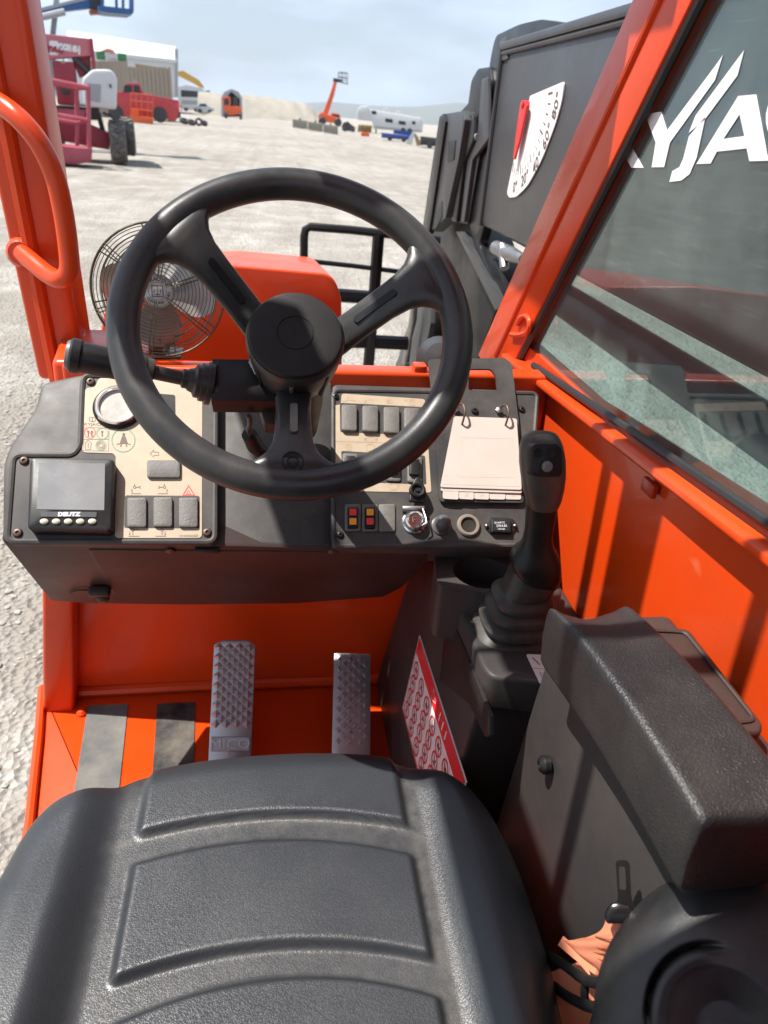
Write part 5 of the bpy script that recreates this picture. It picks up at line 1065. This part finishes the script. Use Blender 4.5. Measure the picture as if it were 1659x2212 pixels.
# ================================================================== HOOD and FORK CARRIAGE
hd = part('hood', TH)
MH = frame((0, 1.62, 0), (0, -1, .12))
b = B(); prism(b, rpoly(locs(MH, [(212, 740), (232, 640), (262, 578), (490, 572), (718, 592), (738, 640), (739, 840), (205, 830)]), [.01, .02, .05, .01, .045, .03, .01, .01], 6), -.75, 0, MH, .03, 4); obj('hood_cover', b, M_ORANGE, hd)
fc = part('fork_carriage', TH); YC = 2.75
def bar(px, r, y=YC):
    b = B(); tube(b, [aY(x, yy, y) for x, yy in px], r, 8); obj('guard_bar', b, M_BLKSTEEL, fc)
bar([(656, 600), (657, 510), (660, 496), (670, 490), (760, 497), (830, 505), (950, 520)], .015)
bar([(818, 505), (808, 640), (794, 815)], .022); bar([(655, 563), (760, 574), (870, 588)], .009, YC+.01); bar([(640, 632), (760, 640), (870, 648)], .026, YC+.02); bar([(720, 736), (800, 738), (880, 742)], .028, YC+.02); bar([(700, 812), (900, 826)], .03, YC)
b = B(); q = aY(948, 778, 1.52); lathe(b, [(.002, .05), (.03, .045), (.05, .02), (.055, -.03), (.05, -.08)], frame(q, (-.2, -.8, .4)), 24); obj('work_lamp_housing', b, M_BOOM, fc)
b = B(); bx(b, (.30, 1.45, .3), (.44, 1.6, q.z-.04), .01); obj('lamp_bracket', b, M_BLKSTEEL, fc)
# ================================================================== YARD IN THE BACKGROUND
M_MRED = mat('raspberry_paint', (.24, .005, .022), .45, var=.1, vs_=2, dust=((.4, .15, .17), .2, 1.5))
M_MPINK = mat('faded_sunlit_red_paint', (.34, .045, .075), .5, var=.1, vs_=2, dust=((.45, .22, .24), .25, 1.5))  # pink stands for sun on the red paint as well as fading
M_BWHITE = mat('white_panel', (.56, .57, .58), .45, var=.06, vs_=1.5)
M_BGREY = mat('grey_panel', (.30, .31, .33), .5, var=.1, vs_=2)
M_BDARK = mat('dark_machinery', (.03, .03, .032), .5, var=.3, vs_=3)
M_BBLUE = mat('blue_lift_paint', (.02, .09, .26), .4, var=.1, vs_=2)
M_BEIGE = mat('beige_container_paint', (.31, .265, .205), .6, var=.1, vs_=1.2, dust=((.30, .22, .15), .4, 1.0))
M_TRUCK = mat('red_truck_paint', (.42, .012, .02), .3, var=.06, coat=.6)
M_WIN = mat('dark_window', (.02, .022, .025), .12, var=.1)
M_YEL = mat('excavator_yellow', (.55, .30, .03), .5, var=.1, vs_=2)
M_ORA2 = mat('lift_orange', (.70, .10, .015), .4, var=.1, vs_=2)
M_CONC = mat('concrete', (.26, .235, .195), .9, var=.15, vs_=1.5)
M_BERM = mat('earth_berm', (.25, .225, .185), .95, var=.18, vs_=.35, dust=((.34, .31, .265), .6, .3), bump=.25, bs=1.2)
M_SILV = mat('silver_car_paint', (.50, .51, .52), .3, .4, coat=.4)
M_GRN = mat('green_sheet', (.04, .20, .07), .6, var=.2, vs_=2)
M_TAN = mat('straw', (.34, .25, .12), .9, var=.25, vs_=6)
M_TRB = mat('trailer_blue', (.02, .06, .25), .45, var=.2)
class BG:
    """a thing in the yard: local x to the viewer's right, y away, z up; px() gives local x, z of a measured point at distance y"""
    def __init__(s, name, label, cat, bx_, by_, group=None, dist=None):
        G = aZ(bx_, by_, GZ)
        if dist:
            d = ray(bx_, by_); h = Vector((d.x, d.y, 0)).normalized(); G = Vector((h.x*dist, h.y*dist, GZ))
        h = Vector((G.x, G.y, 0)).normalized(); s.h = h; s.r = Vector((h.y, -h.x, 0)); s.G = G
        s.root = thing(name, label, cat, G, math.atan2(s.r.y, s.r.x), group); s.root['_bg'] = 1
        s.ppm = F0/((G-CAM).dot(fwd))
    def px(s, x, y, dep=0.0):
        p = on_plane(x, y, s.h, s.G+s.h*dep); q = p-s.G; return (q.dot(s.r), q.z)
    def box(s, name, x0, y0, x1, y1, d0, d1, m, r=0.0, par=None, clampz=None):
        a = s.px(x0, y0, d0); c = s.px(x1, y1, d0); zz = [max(min(a[1], c[1]), clampz if clampz is not None else -99), max(a[1], c[1])]
        b = B(); bx(b, (min(a[0], c[0]), d0, zz[0]), (max(a[0], c[0]), d1, zz[1]), r, 2); return obj(name, b, m, par or s.root)
    def poly(s, name, pts, d0, d1, m, r=0.0, bev=0.0, par=None):
        pp = [s.px(x, y, d0) for x, y in pts]; b = B(); Mx = Matrix(((1, 0, 0, 0), (0, 0, -1, 0), (0, 1, 0, 0), (0, 0, 0, 1)))
        prism(b, rpoly(pp, r) if r else pp, -d1, -d0, Mx, bev); return obj(name, b, m, par or s.root)
    def tube(s, name, pts, r, m, n=8, par=None):
        b = B(); tube(b, [(s.px(x, y, d)[0], d, s.px(x, y, d)[1]) for x, y, d in pts], r, n); return obj(name, b, m, par or s.root)
    def wheel(s, x, y, rpx, dep, wid, facing=True, lug=0, name='wheel', m=None):
        c = s.px(x, y, dep); R_ = rpx/s.ppm; b = B()
        ax = Vector((0, -1, 0)) if facing else Vector((1, 0, 0)); Mw = frame((c[0], dep, max(c[1], R_)), ax, (0, 0, 1))
        lathe(b, [(R_*.55, -wid/2), (R_*.9, -wid/2), (R_, -wid*.36), (R_, wid*.36), (R_*.9, wid/2), (R_*.55, wid/2)], Mw, 28)
        for i in range(lug):
            for sd__ in (-1, 1):
                Ml = Mw @ Matrix.Rotation(2*math.pi*(i+.25*sd__)/lug, 4, 'Z'); box(b, (R_*1.01, 0, sd__*wid*.2), (R_*.10, R_*.16, wid*.46), 0, 1, Ml @ Matrix.Rotation(sd__*.5, 4, 'X'))
        w_ = obj(name, b, M_TYRE if lug else M_BDARK, s.root)
        b = B(); lathe(b, [(R_*.56, wid*.42), (R_*.50, wid*.46), (R_*.42, wid*.3), (R_*.15, wid*.34), (R_*.02, wid*.36)], Mw, 20); obj('rim', b, m or M_BGREY, w_)
        return w_
# --- red boom lift
T = BG('boom_lift', 'raspberry red boom lift with white engine cover and lowered basket', 'boom lift', 215, 350)
T.box('turntable', 112, 132, 172, 232, -.5, .8, M_MRED, .05)
T.box('control_box', 130, 183, 152, 207, -.56, -.5, M_BDARK, .03)
T.poly('boom_arm', [(86, 74), (198, 86), (204, 122), (88, 131)], -.5, .15, mat('faded_pink_paint', (.42, .13, .16), .5, var=.1, vs_=2), 0, .02)
T.box('boom_knuckle', 60, 60, 86, 152, -.55, .3, M_MPINK, .05); T.box('boom_head', 193, 84, 208, 152, -.6, .25, M_MRED, .03)
T.poly('arm_cylinder_cover', [(152, 122), (196, 124), (196, 160), (172, 170)], -.3, .5, M_MRED)
T.tube('lift_ram', [(160, 128, -.45), (195, 160, -.45)], .08, M_BDARK)
q = T.root
a_ = [T.px(178, 149, -1.1), T.px(252, 165, -1.1), T.px(252, 240, -1.1), T.px(178, 232, -1.1)]
ec = T.poly('engine_cover', [(178, 172), (200, 152), (240, 152), (254, 170), (252, 240), (182, 232)], -1.2, .7, M_BWHITE, .10, .10)
T.poly('cover_grille', [(188, 182), (219, 185), (217, 224), (186, 218)], -1.21, -1.19, M_BGREY, .03, 0, ec)
T.tube('cover_handle', [(238, 184, -1.22), (240, 192, -1.22)], .03, M_BDARK, 6, ec)
ch = T.poly('chassis', [(95, 258), (170, 262), (237, 291), (237, 326), (190, 318), (100, 300)], -.7, .6, M_MRED, 0, .02)
T.poly('undercarriage', [(95, 228), (215, 236), (215, 262), (95, 260)], -.4, .6, M_BDARK)
T.poly('deck', [(105, 236), (185, 240), (182, 262), (100, 258)], -.72, .3, M_MPINK)
T.tube('steer_link', [(212, 245, -.3), (224, 290, -.3)], .07, M_BDARK); T.tube('hose', [(222, 246, -.4), (240, 252, -.45), (254, 268, -.4)], .03, M_BDARK)
T.wheel(255, 312, 40, -.9, .46, False, 14); T.wheel(276, 297, 36, .9, .42, False, 14); T.wheel(108, 300, 36, .9, .42, False, 14); T.wheel(84, 318, 40, -.9, .46, False, 14)
T.poly('text_plate', [(107, 90), (126, 91), (126, 121), (107, 121)], -.515, -.505, M_WHITE, .04)
b = B(); Mx = Matrix(((1, 0, 0, 0), (0, 0, -1, -.53), (0, 1, 0, 0), (0, 0, 0, 1)))
u, v = T.px(117, 107, -.52); text(b, 'mec', 20/T.ppm, Mx, 0, .9, 0, (u, v), bold=.015); obj('logo_lettering', b, M_MRED, T.root, smooth=0)
b = B(); u, v = T.px(148, 106, -.52); text(b, 'BOOM 60-J', 14/T.ppm, Mx, 0, .62, -.05, (u, v), bold=.02); obj('boom_lettering', b, M_WHITE, T.root, smooth=0)
T.poly('warning_triangle', [(137, 129), (143, 139), (131, 139)], -.515, -.505, M_TAN)
bk = part('basket', T.root)
for pts in ([(60, 166, -2.6), (192, 192, -2.6)], [(60, 172, -1.7), (165, 193, -1.7)], [(192, 192, -2.6), (165, 193, -1.7)], [(60, 240, -2.6), (190, 262, -2.6)], [(60, 250, -1.7), (165, 268, -1.7)], [(190, 262, -2.6), (165, 268, -1.7)], [(191, 192, -2.6), (193, 322, -2.6)], [(166, 193, -1.7), (167, 322, -1.7)], [(100, 176, -2.6), (104, 320, -2.6)]):
    T.tube('basket_rail', pts, .055, M_MPINK, 8, bk)
T.poly('basket_floor', [(110, 316), (200, 324), (198, 352), (160, 358), (110, 352)], -2.7, -1.6, M_MPINK, 0, .02, bk)
# --- blue boom lift behind it
T = BG('boom_lift', 'blue boom lift with its arm raised into the sky', 'boom lift', 30, 318)
T.poly('boom_arm', [(20, 42), (195, 0), (205, 18), (140, 26), (20, 62)], -.3, .3, M_BBLUE, 0, .02); T.poly('arm_rail', [(20, 36), (192, -6), (194, 1), (20, 43)], -.32, .32, M_BGREY)
T.tube('arm_ram', [(62, 46, -.42), (140, 28, -.42)], .10, M_BGREY); T.poly('jib_post', [(119, -20), (131, -20), (121, 74), (109, 72)], .5, .9, M_BGREY)
T.poly('jib_foot', [(109, 70), (121, 72), (120, 300), (100, 300)], .5, .9, M_BGREY)
T.poly('mast', [(12, 40), (40, 38), (48, 300), (0, 300)], -.4, .4, M_BBLUE); T.poly('chassis', [(-50, 285), (130, 300), (130, 330), (-50, 318)], -.9, .9, M_BBLUE, 0, .03)
T.wheel(118, 320, 24, -1.0, .4, True, 0); T.wheel(-20, 312, 24, -1.0, .4, True, 0)
T.poly('arm_knuckle', [(192, -8), (222, -4), (224, 24), (200, 24)], -.35, .35, M_BDARK, .05)
bk = part('basket', T.root); T.poly('basket_floor', [(214, 14), (286, 22), (286, 34), (236, 30), (214, 26)], -.9, .5, M_BBLUE, 0, 0, bk); T.poly('basket_control', [(196, 22), (222, 26), (220, 30), (200, 32)], -.4, .4, mat('rusty_red', (.3, .06, .03), .6), 0, 0, bk)
for pts in ([(222, -60, -.8), (222, 20, -.8)], [(250, -60, -.8), (252, 24, -.8)], [(286, -60, -.8), (286, 30, -.8)], [(222, -60, -.8), (288, -60, -.8)], [(282, -60, .4), (282, 26, .4)], [(266, -60, -.8), (266, 26, -.8)]): T.tube('basket_rail', pts, .05, M_BBLUE, 6, bk)
# --- containers
for i, (x0, x1, yt, nm) in enumerate(((200, 277, 129, 'beige shipping container with green sheeting on its roof'), (278, 370, 136, 'beige shipping container behind the red pickup, timber laid on top'))):
    T = BG('shipping_container', nm, 'container', (x0+x1)/2, 252, 'shipping containers in the yard', dist=92)
    T.box('body', x0, yt, x1, 252, 0, 6, M_BEIGE, .04, clampz=0.0)
    n = 9 if i == 0 else 10
    for k in range(n+1):
        x = x0+1+(x1-x0-2)*k/n; T.box('post' if k in (0, n, 5) else 'rib', x-.9, yt+2, x+.9, 250, -.08, 0, M_BEIGE, 0, clampz=0)
    if i: T.poly('timber', [(290, 130), (366, 142), (368, 148), (292, 136)], .3, 4, M_TAN); T.poly('emblem', [(286, 166), (292, 163), (295, 168), (292, 174), (286, 173)], -.1, -.085, M_BGREY, .05)
    else:
        for k in range(3): T.box('green_panel', 207+23*k, 109+2*k, 228+23*k, 128+1.5*k, .2, 1.2, M_GRN if k != 1 else M_SILV, .02)
        T.poly('awning', [(214, 110), (232, 103), (244, 106), (250, 114), (240, 114), (234, 110)], .1, 1.8, mat('salmon_tarp', (.62, .2, .14), .7))
T = BG('fabric_building', 'large white fabric storage building behind the containers', 'building', 300, 246, dist=180)
T.poly('hall', [(150, 250), (150, 128), (240, 136), (380, 152), (382, 232)], 0, 40, M_BWHITE, 0, 0)
e4 = [T.px(148, 128, 0), T.px(383, 152, 0), T.px(380, 122, 14), T.px(148, 88, 14)]
b = B(); hexa(b, [(e4[0][0], -.6, e4[0][1]-.6), (e4[1][0], -.6, e4[1][1]-.6), (e4[2][0], 14, e4[2][1]-.6), (e4[3][0], 14, e4[3][1]-.6), (e4[0][0], -.6, e4[0][1]), (e4[1][0], -.6, e4[1][1]), (e4[2][0], 14, e4[2][1]), (e4[3][0], 14, e4[3][1])]); obj('roof', b, M_BWHITE, T.root); T.poly('end_trim', [(379, 128), (386, 130), (386, 232), (380, 232)], -.2, 1, M_BGREY)
# --- red pickup
T = BG('pickup_truck', 'red pickup truck parked in front of the containers', 'pickup truck', 330, 266)
bd = T.poly('body', [(232, 197), (266, 193), (272, 175), (302, 176), (310, 198), (386, 213), (388, 236), (380, 258), (362, 258), (358, 236), (345, 226), (332, 236), (328, 256), (262, 250), (232, 246)], -.9, .9, M_TRUCK, .06, .06)
T.poly('side_window', [(268, 180), (284, 180), (286, 196), (266, 196)], -.92, -.89, M_WIN, .03); T.poly('side_window', [(288, 180), (300, 181), (305, 198), (289, 197)], -.92, -.89, M_WIN, .03)
T.poly('bumper', [(378, 236), (390, 238), (390, 250), (378, 254)], -.85, .85, M_BDARK, .03); T.poly('tail_lamp', [(382, 216), (387, 217), (387, 230), (383, 229)], -.91, -.85, M_LRED)
T.wheel(345, 244, 15, -.85, .3, True); T.wheel(250, 240, 15, -.85, .3, True); T.wheel(345, 244, 15, .8, .3, True)
# --- orange scissor lift
T = BG('scissor_lift', 'small orange scissor lift standing before the red pickup', 'scissor lift', 305, 266)
T.poly('base', [(281, 248), (331, 254), (331, 268), (281, 262)], -.4, .4, M_ORA2, .02, .02)
for x in (282, 294, 306, 319, 330):
    T.tube('guard_post', [(x, 198+(x-282)*.1, -.4), (x, 252, -.4)], .03, M_ORA2, 6)
for y in (200, 216, 234): T.tube('guard_rail', [(282, y, -.4), (330, y+5, -.4)], .03, M_ORA2, 6)
T.poly('platform', [(283, 232), (300, 234), (300, 250), (283, 248)], -.3, .3, M_ORA2)
# --- motorhome, cars, excavator
T = BG('motorhome', 'white motorhome parked beyond the containers', 'motorhome', 412, 236, dist=235)
T.poly('body', [(384, 232), (384, 186), (400, 182), (438, 190), (442, 200), (442, 234)], 0, 6, M_BWHITE, .3, .1); T.poly('windscreen', [(391, 194), (427, 197), (427, 210), (391, 209)], -.06, 0, M_WIN, .1); T.poly('grille', [(392, 216), (432, 218), (432, 226), (392, 225)], -.06, 0, M_BGREY)
T.wheel(392, 236, 6, -.1, .3, False); T.wheel(434, 237, 6, -.1, .3, False)
for (x0, y0, s, nm) in ((394, 214, 1.0, 'silver car nearest the motorhome'), (424, 220, .95, 'silver car parked behind the tyre pile')):
    T = BG('parked_car', nm, 'car', x0+18, y0+27, 'silver cars beside the motorhome')
    T.poly('body', [(x0, y0+12), (x0+6, y0+3), (x0+20, y0+2), (x0+28, y0+11), (x0+37, y0+13), (x0+38, y0+24), (x0+1, y0+24)], -.8, .8, M_SILV, .1, .1); T.poly('window', [(x0+6, y0+9), (x0+9, y0+4), (x0+19, y0+4), (x0+24, y0+10)], -.84, -.8, M_WIN)
    T.wheel(x0+8, y0+24, 5, -.75, .2, True); T.wheel(x0+30, y0+25, 5, -.75, .2, True)
T = BG('excavator', 'yellow excavator with its arm lowered behind the motorhome', 'excavator', 455, 246, dist=270)
T.poly('boom_arm', [(380, 160), (396, 158), (430, 178), (442, 194), (434, 196), (420, 186), (384, 168)], 0, .8, M_YEL); T.poly('body', [(440, 232), (446, 214), (472, 210), (474, 234)], -1, 1.5, M_YEL, .1, .1); T.poly('cab', [(442, 202), (454, 200), (455, 222), (442, 222)], -.9, .6, M_WIN, .1, .05); T.poly('crawler_track', [(436, 236), (478, 236), (476, 248), (438, 248)], -1.3, -.6, M_BDARK, .2)
T.tube('dipper_arm', [(384, 164, .4), (378, 200, .4)], .25, M_YEL)
for i, (x, y, r) in enumerate(((398, 258, 10), (414, 262, 9), (430, 264, 8), (441, 264, 8))):
    T = BG('loose_tyre', ('loose black tyre nearest the red pickup', 'loose black tyre second from the pickup', 'loose black tyre third from the pickup', 'loose black tyre farthest from the pickup')[i], 'tyre', x, y+r, 'loose black tyres heaped beyond the pickup'); 
    b = B(); R_ = r/T.ppm; lathe(b, [(R_*.5, -.15), (R_*.9, -.15), (R_, -.08), (R_, .08), (R_*.9, .15), (R_*.5, .15)], frame((0, .3*(i % 2), R_*.9 if i == 2 else .16+.30*(i % 2)), (.2, -.35-.9*(i == 2), 1-.8*(i == 2)), (1, 0, 0)), 24, False, False); obj('tyre', b, M_BDARK, T.root)
# --- arched shed and red telehandler
T = BG('storage_shed', 'grey arched storage shed with open front', 'shed', 500, 254)
T.poly('shell', [(478, 253), (478, 212), (484, 200), (500, 193), (515, 199), (523, 212), (524, 253), (519, 253), (518, 214), (500, 199), (484, 214), (483, 253)], 0, 8, M_BGREY, 0, 0); T.poly('back_wall', [(482, 253), (483, 214), (500, 198), (518, 214), (519, 253)], 7, 7.4, M_BDARK)
T = BG('telehandler', 'small red telehandler parked at the mouth of the arched shed', 'telehandler', 503, 257)
T.poly('body', [(484, 236), (488, 228), (520, 230), (524, 246), (486, 250)], -.9, .9, M_ORA2, .1, .1); cb_ = T.poly('cab', [(481, 210), (495, 207), (498, 212), (498, 232), (482, 232)], -.8, .3, M_ORA2, .05, .05); T.poly('cab_window', [(484, 213), (494, 212), (495, 226), (484, 227)], -.83, -.8, M_WIN, 0, 0, cb_)
T.poly('mast', [(504, 208), (514, 210), (514, 232), (503, 230)], -.6, .4, M_BDARK)
T.wheel(488, 250, 7, -.8, .5, False); T.wheel(520, 252, 7, -.8, .5, False)
# --- berm
T = BG('earth_berm', 'long pale earth berm along the yard edge', 'berm', 600, 262, dist=205)
b = B(); t = bmesh.new(); topl = [(430, 200), (480, 205), (524, 206), (560, 211), (600, 216), (640, 223), (662, 228), (680, 243), (692, 258)]
pp = catmull([Vector((x, y, 0)) for x, y in topl], 8); rows = []; rk = random.Random(4)
for k, (dy, f) in enumerate(((0, 0), (2.5, .35), (5, .7), (7.5, .95), (9, 1.0), (11, .95), (16, .4), (20, 0))):
    row = []
    for i, p in enumerate(pp):
        x, z = T.px(p.x, p.y, 9); z = max(z, .2)
        row.append(t.verts.new((x, dy+.5*math.sin(i*.55+k*1.3), z*f+(.10*math.sin(i*.8+k)+rk.uniform(-.06, .06) if 0 < f else -.3))))
    rows.append(row)
for A, B_ in zip(rows, rows[1:]):
    for i in range(len(pp)-1): t.faces.new((A[i], A[i+1], B_[i+1], B_[i]))
mrg(b, t); obj('mound', b, M_BERM, T.root, smooth=60)
# --- concrete blocks
for i in range(3):
    T = BG('concrete_block', ('leftmost', 'middle', 'rightmost')[i]+' of three concrete barrier blocks in a row', 'concrete block', 650+33*i, 278+5.5*i, 'concrete barrier blocks in a row')
    x0 = 632+33*i; y0 = 258+5*i; T.poly('block', [(x0, y0), (x0+32, y0+4.5), (x0+32, y0+23), (x0, y0+18)], 0, 1.6, M_CONC, .05, .05)
    T.poly('lifting_lug', [(x0+14, y0-1), (x0+18, y0-1), (x0+18, y0+3), (x0+14, y0+3)], .6, .8, M_BDARK)
# --- orange telehandler with raised boom
T = BG('telehandler', 'orange telehandler with its boom raised and a basket on top', 'telehandler', 712, 272)
T.poly('body', [(687, 250), (694, 242), (735, 255), (738, 268), (690, 262)], -.9, .9, M_ORA2, .1, .1); T.poly('cab', [(715, 243), (734, 246), (736, 262), (716, 258)], -.8, .4, M_ORA2, .06, .05); T.poly('cab_window', [(718, 246), (732, 248), (733, 256), (719, 255)], -.84, -.8, M_WIN)
T.poly('boom_arm', [(697, 246), (708, 248), (722, 205), (728, 176), (722, 174), (712, 205)], -.2, .5, M_ORA2, 0, .05); T.wheel(696, 266, 8, -.8, .6, True); T.wheel(730, 272, 8, -.8, .6, True)
T.poly('boom_tip', [(720, 168), (740, 172), (738, 178), (720, 177)], -.2, .4, M_BDARK); bk = part('basket', T.root)
for pts in ([(731, 156, -.4), (731, 174, -.4)], [(740, 154, -.4), (741, 178, -.4)], [(751, 158, -.4), (750, 180, -.4)], [(731, 156, -.4), (751, 158, -.4)], [(731, 166, -.4), (751, 169, -.4)], [(730, 175, -.4), (752, 182, -.4)], [(736, 155, .8), (736, 175, .8)], [(746, 155, .8), (746, 176, .8)]): T.tube('basket_rail', pts, .08, M_BDARK, 6, bk)
# --- white trailer and the things around it
T = BG('fifth_wheel_trailer', 'long white fifth-wheel camper trailer with roof vents', 'camper trailer', 845, 291)
T.poly('body', [(771, 262), (772, 240), (778, 233), (795, 232), (800, 240), (908, 258), (914, 266), (912, 290), (806, 282), (804, 266)], 0, 2.6, M_BWHITE, .15, .1)
for x0, y0, w_, h_ in ((803, 242, 10, 8), (832, 259, 16, 8), (861, 264, 15, 8), (890, 265, 7, 7)): T.poly('window', [(x0, y0), (x0+w_, y0+w_*.14), (x0+w_, y0+h_+w_*.14), (x0, y0+h_)], -.05, 0, M_WIN, .05)
for x, y in ((834, 240), (860, 246), (900, 260)): T.poly('roof_vent', [(x-6, y+4), (x-3, y-3), (x+4, y-2), (x+8, y+6)], .6, 1.6, M_BWHITE, .1, .05)
T.poly('stripe', [(808, 276), (910, 286), (910, 289), (808, 280)], -.04, 0, M_BGREY); T.wheel(870, 294, 6, .1, .3, True); T.wheel(884, 296, 6, .1, .3, True); T.tube('landing_leg', [(812, 280, .6), (812, 292, .6)], .1, M_BDARK)
T = BG('flatbed_trailer', 'blue flatbed trailer in front of the white camper', 'trailer', 857, 305)
T.poly('bed', [(824, 286), (888, 294), (888, 303), (824, 297)], 0, 2, M_TRB, 0, .03); T.poly('side_rail', [(850, 280), (892, 284), (892, 294), (850, 288)], .5, .6, M_TRB); T.wheel(842, 301, 5, -.1, .3, True); T.wheel(872, 304, 5, -.1, .3, True)
T = BG('straw_bale', 'tan straw bale beside the white camper', 'bale', 790, 286); T.poly('bale', [(774, 266), (804, 268), (802, 284), (772, 282)], 0, 1.2, M_TAN, .1, .08); T.poly('twine', [(783, 266.6), (784, 266.7), (783, 283), (782, 283)], -.01, .02, M_BDARK)
T = BG('small_machine', 'low orange machine by the straw bale', 'machine', 790, 294); T.poly('body', [(780, 283), (798, 285), (798, 293), (780, 292)], 0, 1, M_ORA2, .05, .05); T.poly('engine', [(785, 281), (793, 282), (793, 286), (785, 285)], .2, .7, M_BDARK)
T = BG('parked_car', 'dark car parked right of the orange telehandler', 'car', 752, 284); T.poly('body', [(738, 272), (742, 264), (752, 262), (760, 270), (767, 274), (767, 284), (739, 281)], -.8, .8, M_BDARK, .1, .1); T.wheel(745, 281, 4, -.8, .2, True); T.wheel(762, 284, 4, -.8, .2, True)
T = BG('sandwich_board', 'white A-frame panel leaning near the black trailer', 'board', 893, 314); T.poly('panel', [(876, 312), (890, 288), (897, 290), (888, 315)], 0, .1, M_BWHITE); T.poly('panel', [(893, 289), (897, 289), (913, 316), (900, 317)], .2, .3, M_TAN)
T = BG('cargo_trailer', 'black cargo trailer half hidden by the boom mast', 'trailer', 930, 320); T.poly('box', [(908, 294), (960, 300), (960, 318), (908, 312)], 0, 2.5, M_BDARK, .05, .05); T.wheel(928, 317, 6, -.1, .3, True)
for n_ in ('printed_symbols', 'sticker_black_print', 'sticker_red_print', 'hazard_symbol', 'green_symbol_rings', 'badge_lettering', 'meter_lettering', 'dial_print'):
    for o in bpy.data.objects:
        if o.name.split('.')[0] == n_: o['kind'] = 'stuff'
for n_, l_ in (('steering_wheel', 'black three-spoke steering wheel with round hub cap'), ('operator_seat', 'black ribbed vinyl operator seat'), ('dashboard', 'black dashboard with cream switch panels and small screen'), ('joystick', 'black joystick with rubber bellows and thumb buttons'), ('armrest', 'black padded armrest on the side console'), ('boom', 'dark grey telescopic boom with white angle dial'), ('side_window', 'scratched side window with large white lettering'), ('right_console', 'black plastic side console with red and white safety sticker'), ('fork_carriage', 'black tubular guard ahead of the cab')):
    bpy.data.objects[n_]['label'] = l_
bpy.context.view_layer.update()
for r_ in [o for o in bpy.data.objects if o.get('_bg') is not None]:
    zs = [v.co.z for c in r_.children_recursive if c.type == 'MESH' for v in c.data.vertices]
    r_.location.z -= min(zs)+.02
    del r_['_bg']
# --- far hills
b = B(); t = bmesh.new(); rows = [[], [], []]; rk = random.Random(9)
for i in range(90):
    a = YAW+RAD(-60+i*1.5); el = .0165+.006*math.sin(i*.35)+.004*math.sin(i*.9+1)+rk.uniform(-.0008, .0008); el *= .55+.45*math.tanh((math.degrees(a)-0)/8) if math.degrees(a) < 12 else 1
    for k, (D, z) in enumerate(((3600, -6), (4600, max(.002, el)*4600), (6500, -6))): rows[k].append(t.verts.new((D*math.sin(a), D*math.cos(a), z)))
for A, B_ in zip(rows, rows[1:]):
    for i in range(89): t.faces.new((A[i], A[i+1], B_[i+1], B_[i]))
mrg(b, t); o = obj('hills', b, mat('hill_scrub', (.10, .105, .08), .95, var=.2, vs_=.004), smooth=60); o['kind'] = 'structure'
for o in bpy.data.objects:
    if o.get('_w') is not None: del o['_w']

b = B(); bx(b, (-7500, -7500, GZ-14), (7500, 7500, 130)); hz = bpy.data.materials.new('air'); hz.use_nodes = True; hz.node_tree.nodes.clear()
ho = hz.node_tree.nodes.new('ShaderNodeOutputMaterial'); hp_ = hz.node_tree.nodes.new('ShaderNodeVolumePrincipled'); hp_.inputs['Color'].default_value = (.72, .82, .95, 1); hp_.inputs['Density'].default_value = 0.00012
hz.node_tree.links.new(hp_.outputs[0], ho.inputs['Volume']); o = obj('haze', b, hz, smooth=0); o['kind'] = 'stuff'; tag(o, 'thin pale blue haze in the air over the yard', 'haze')
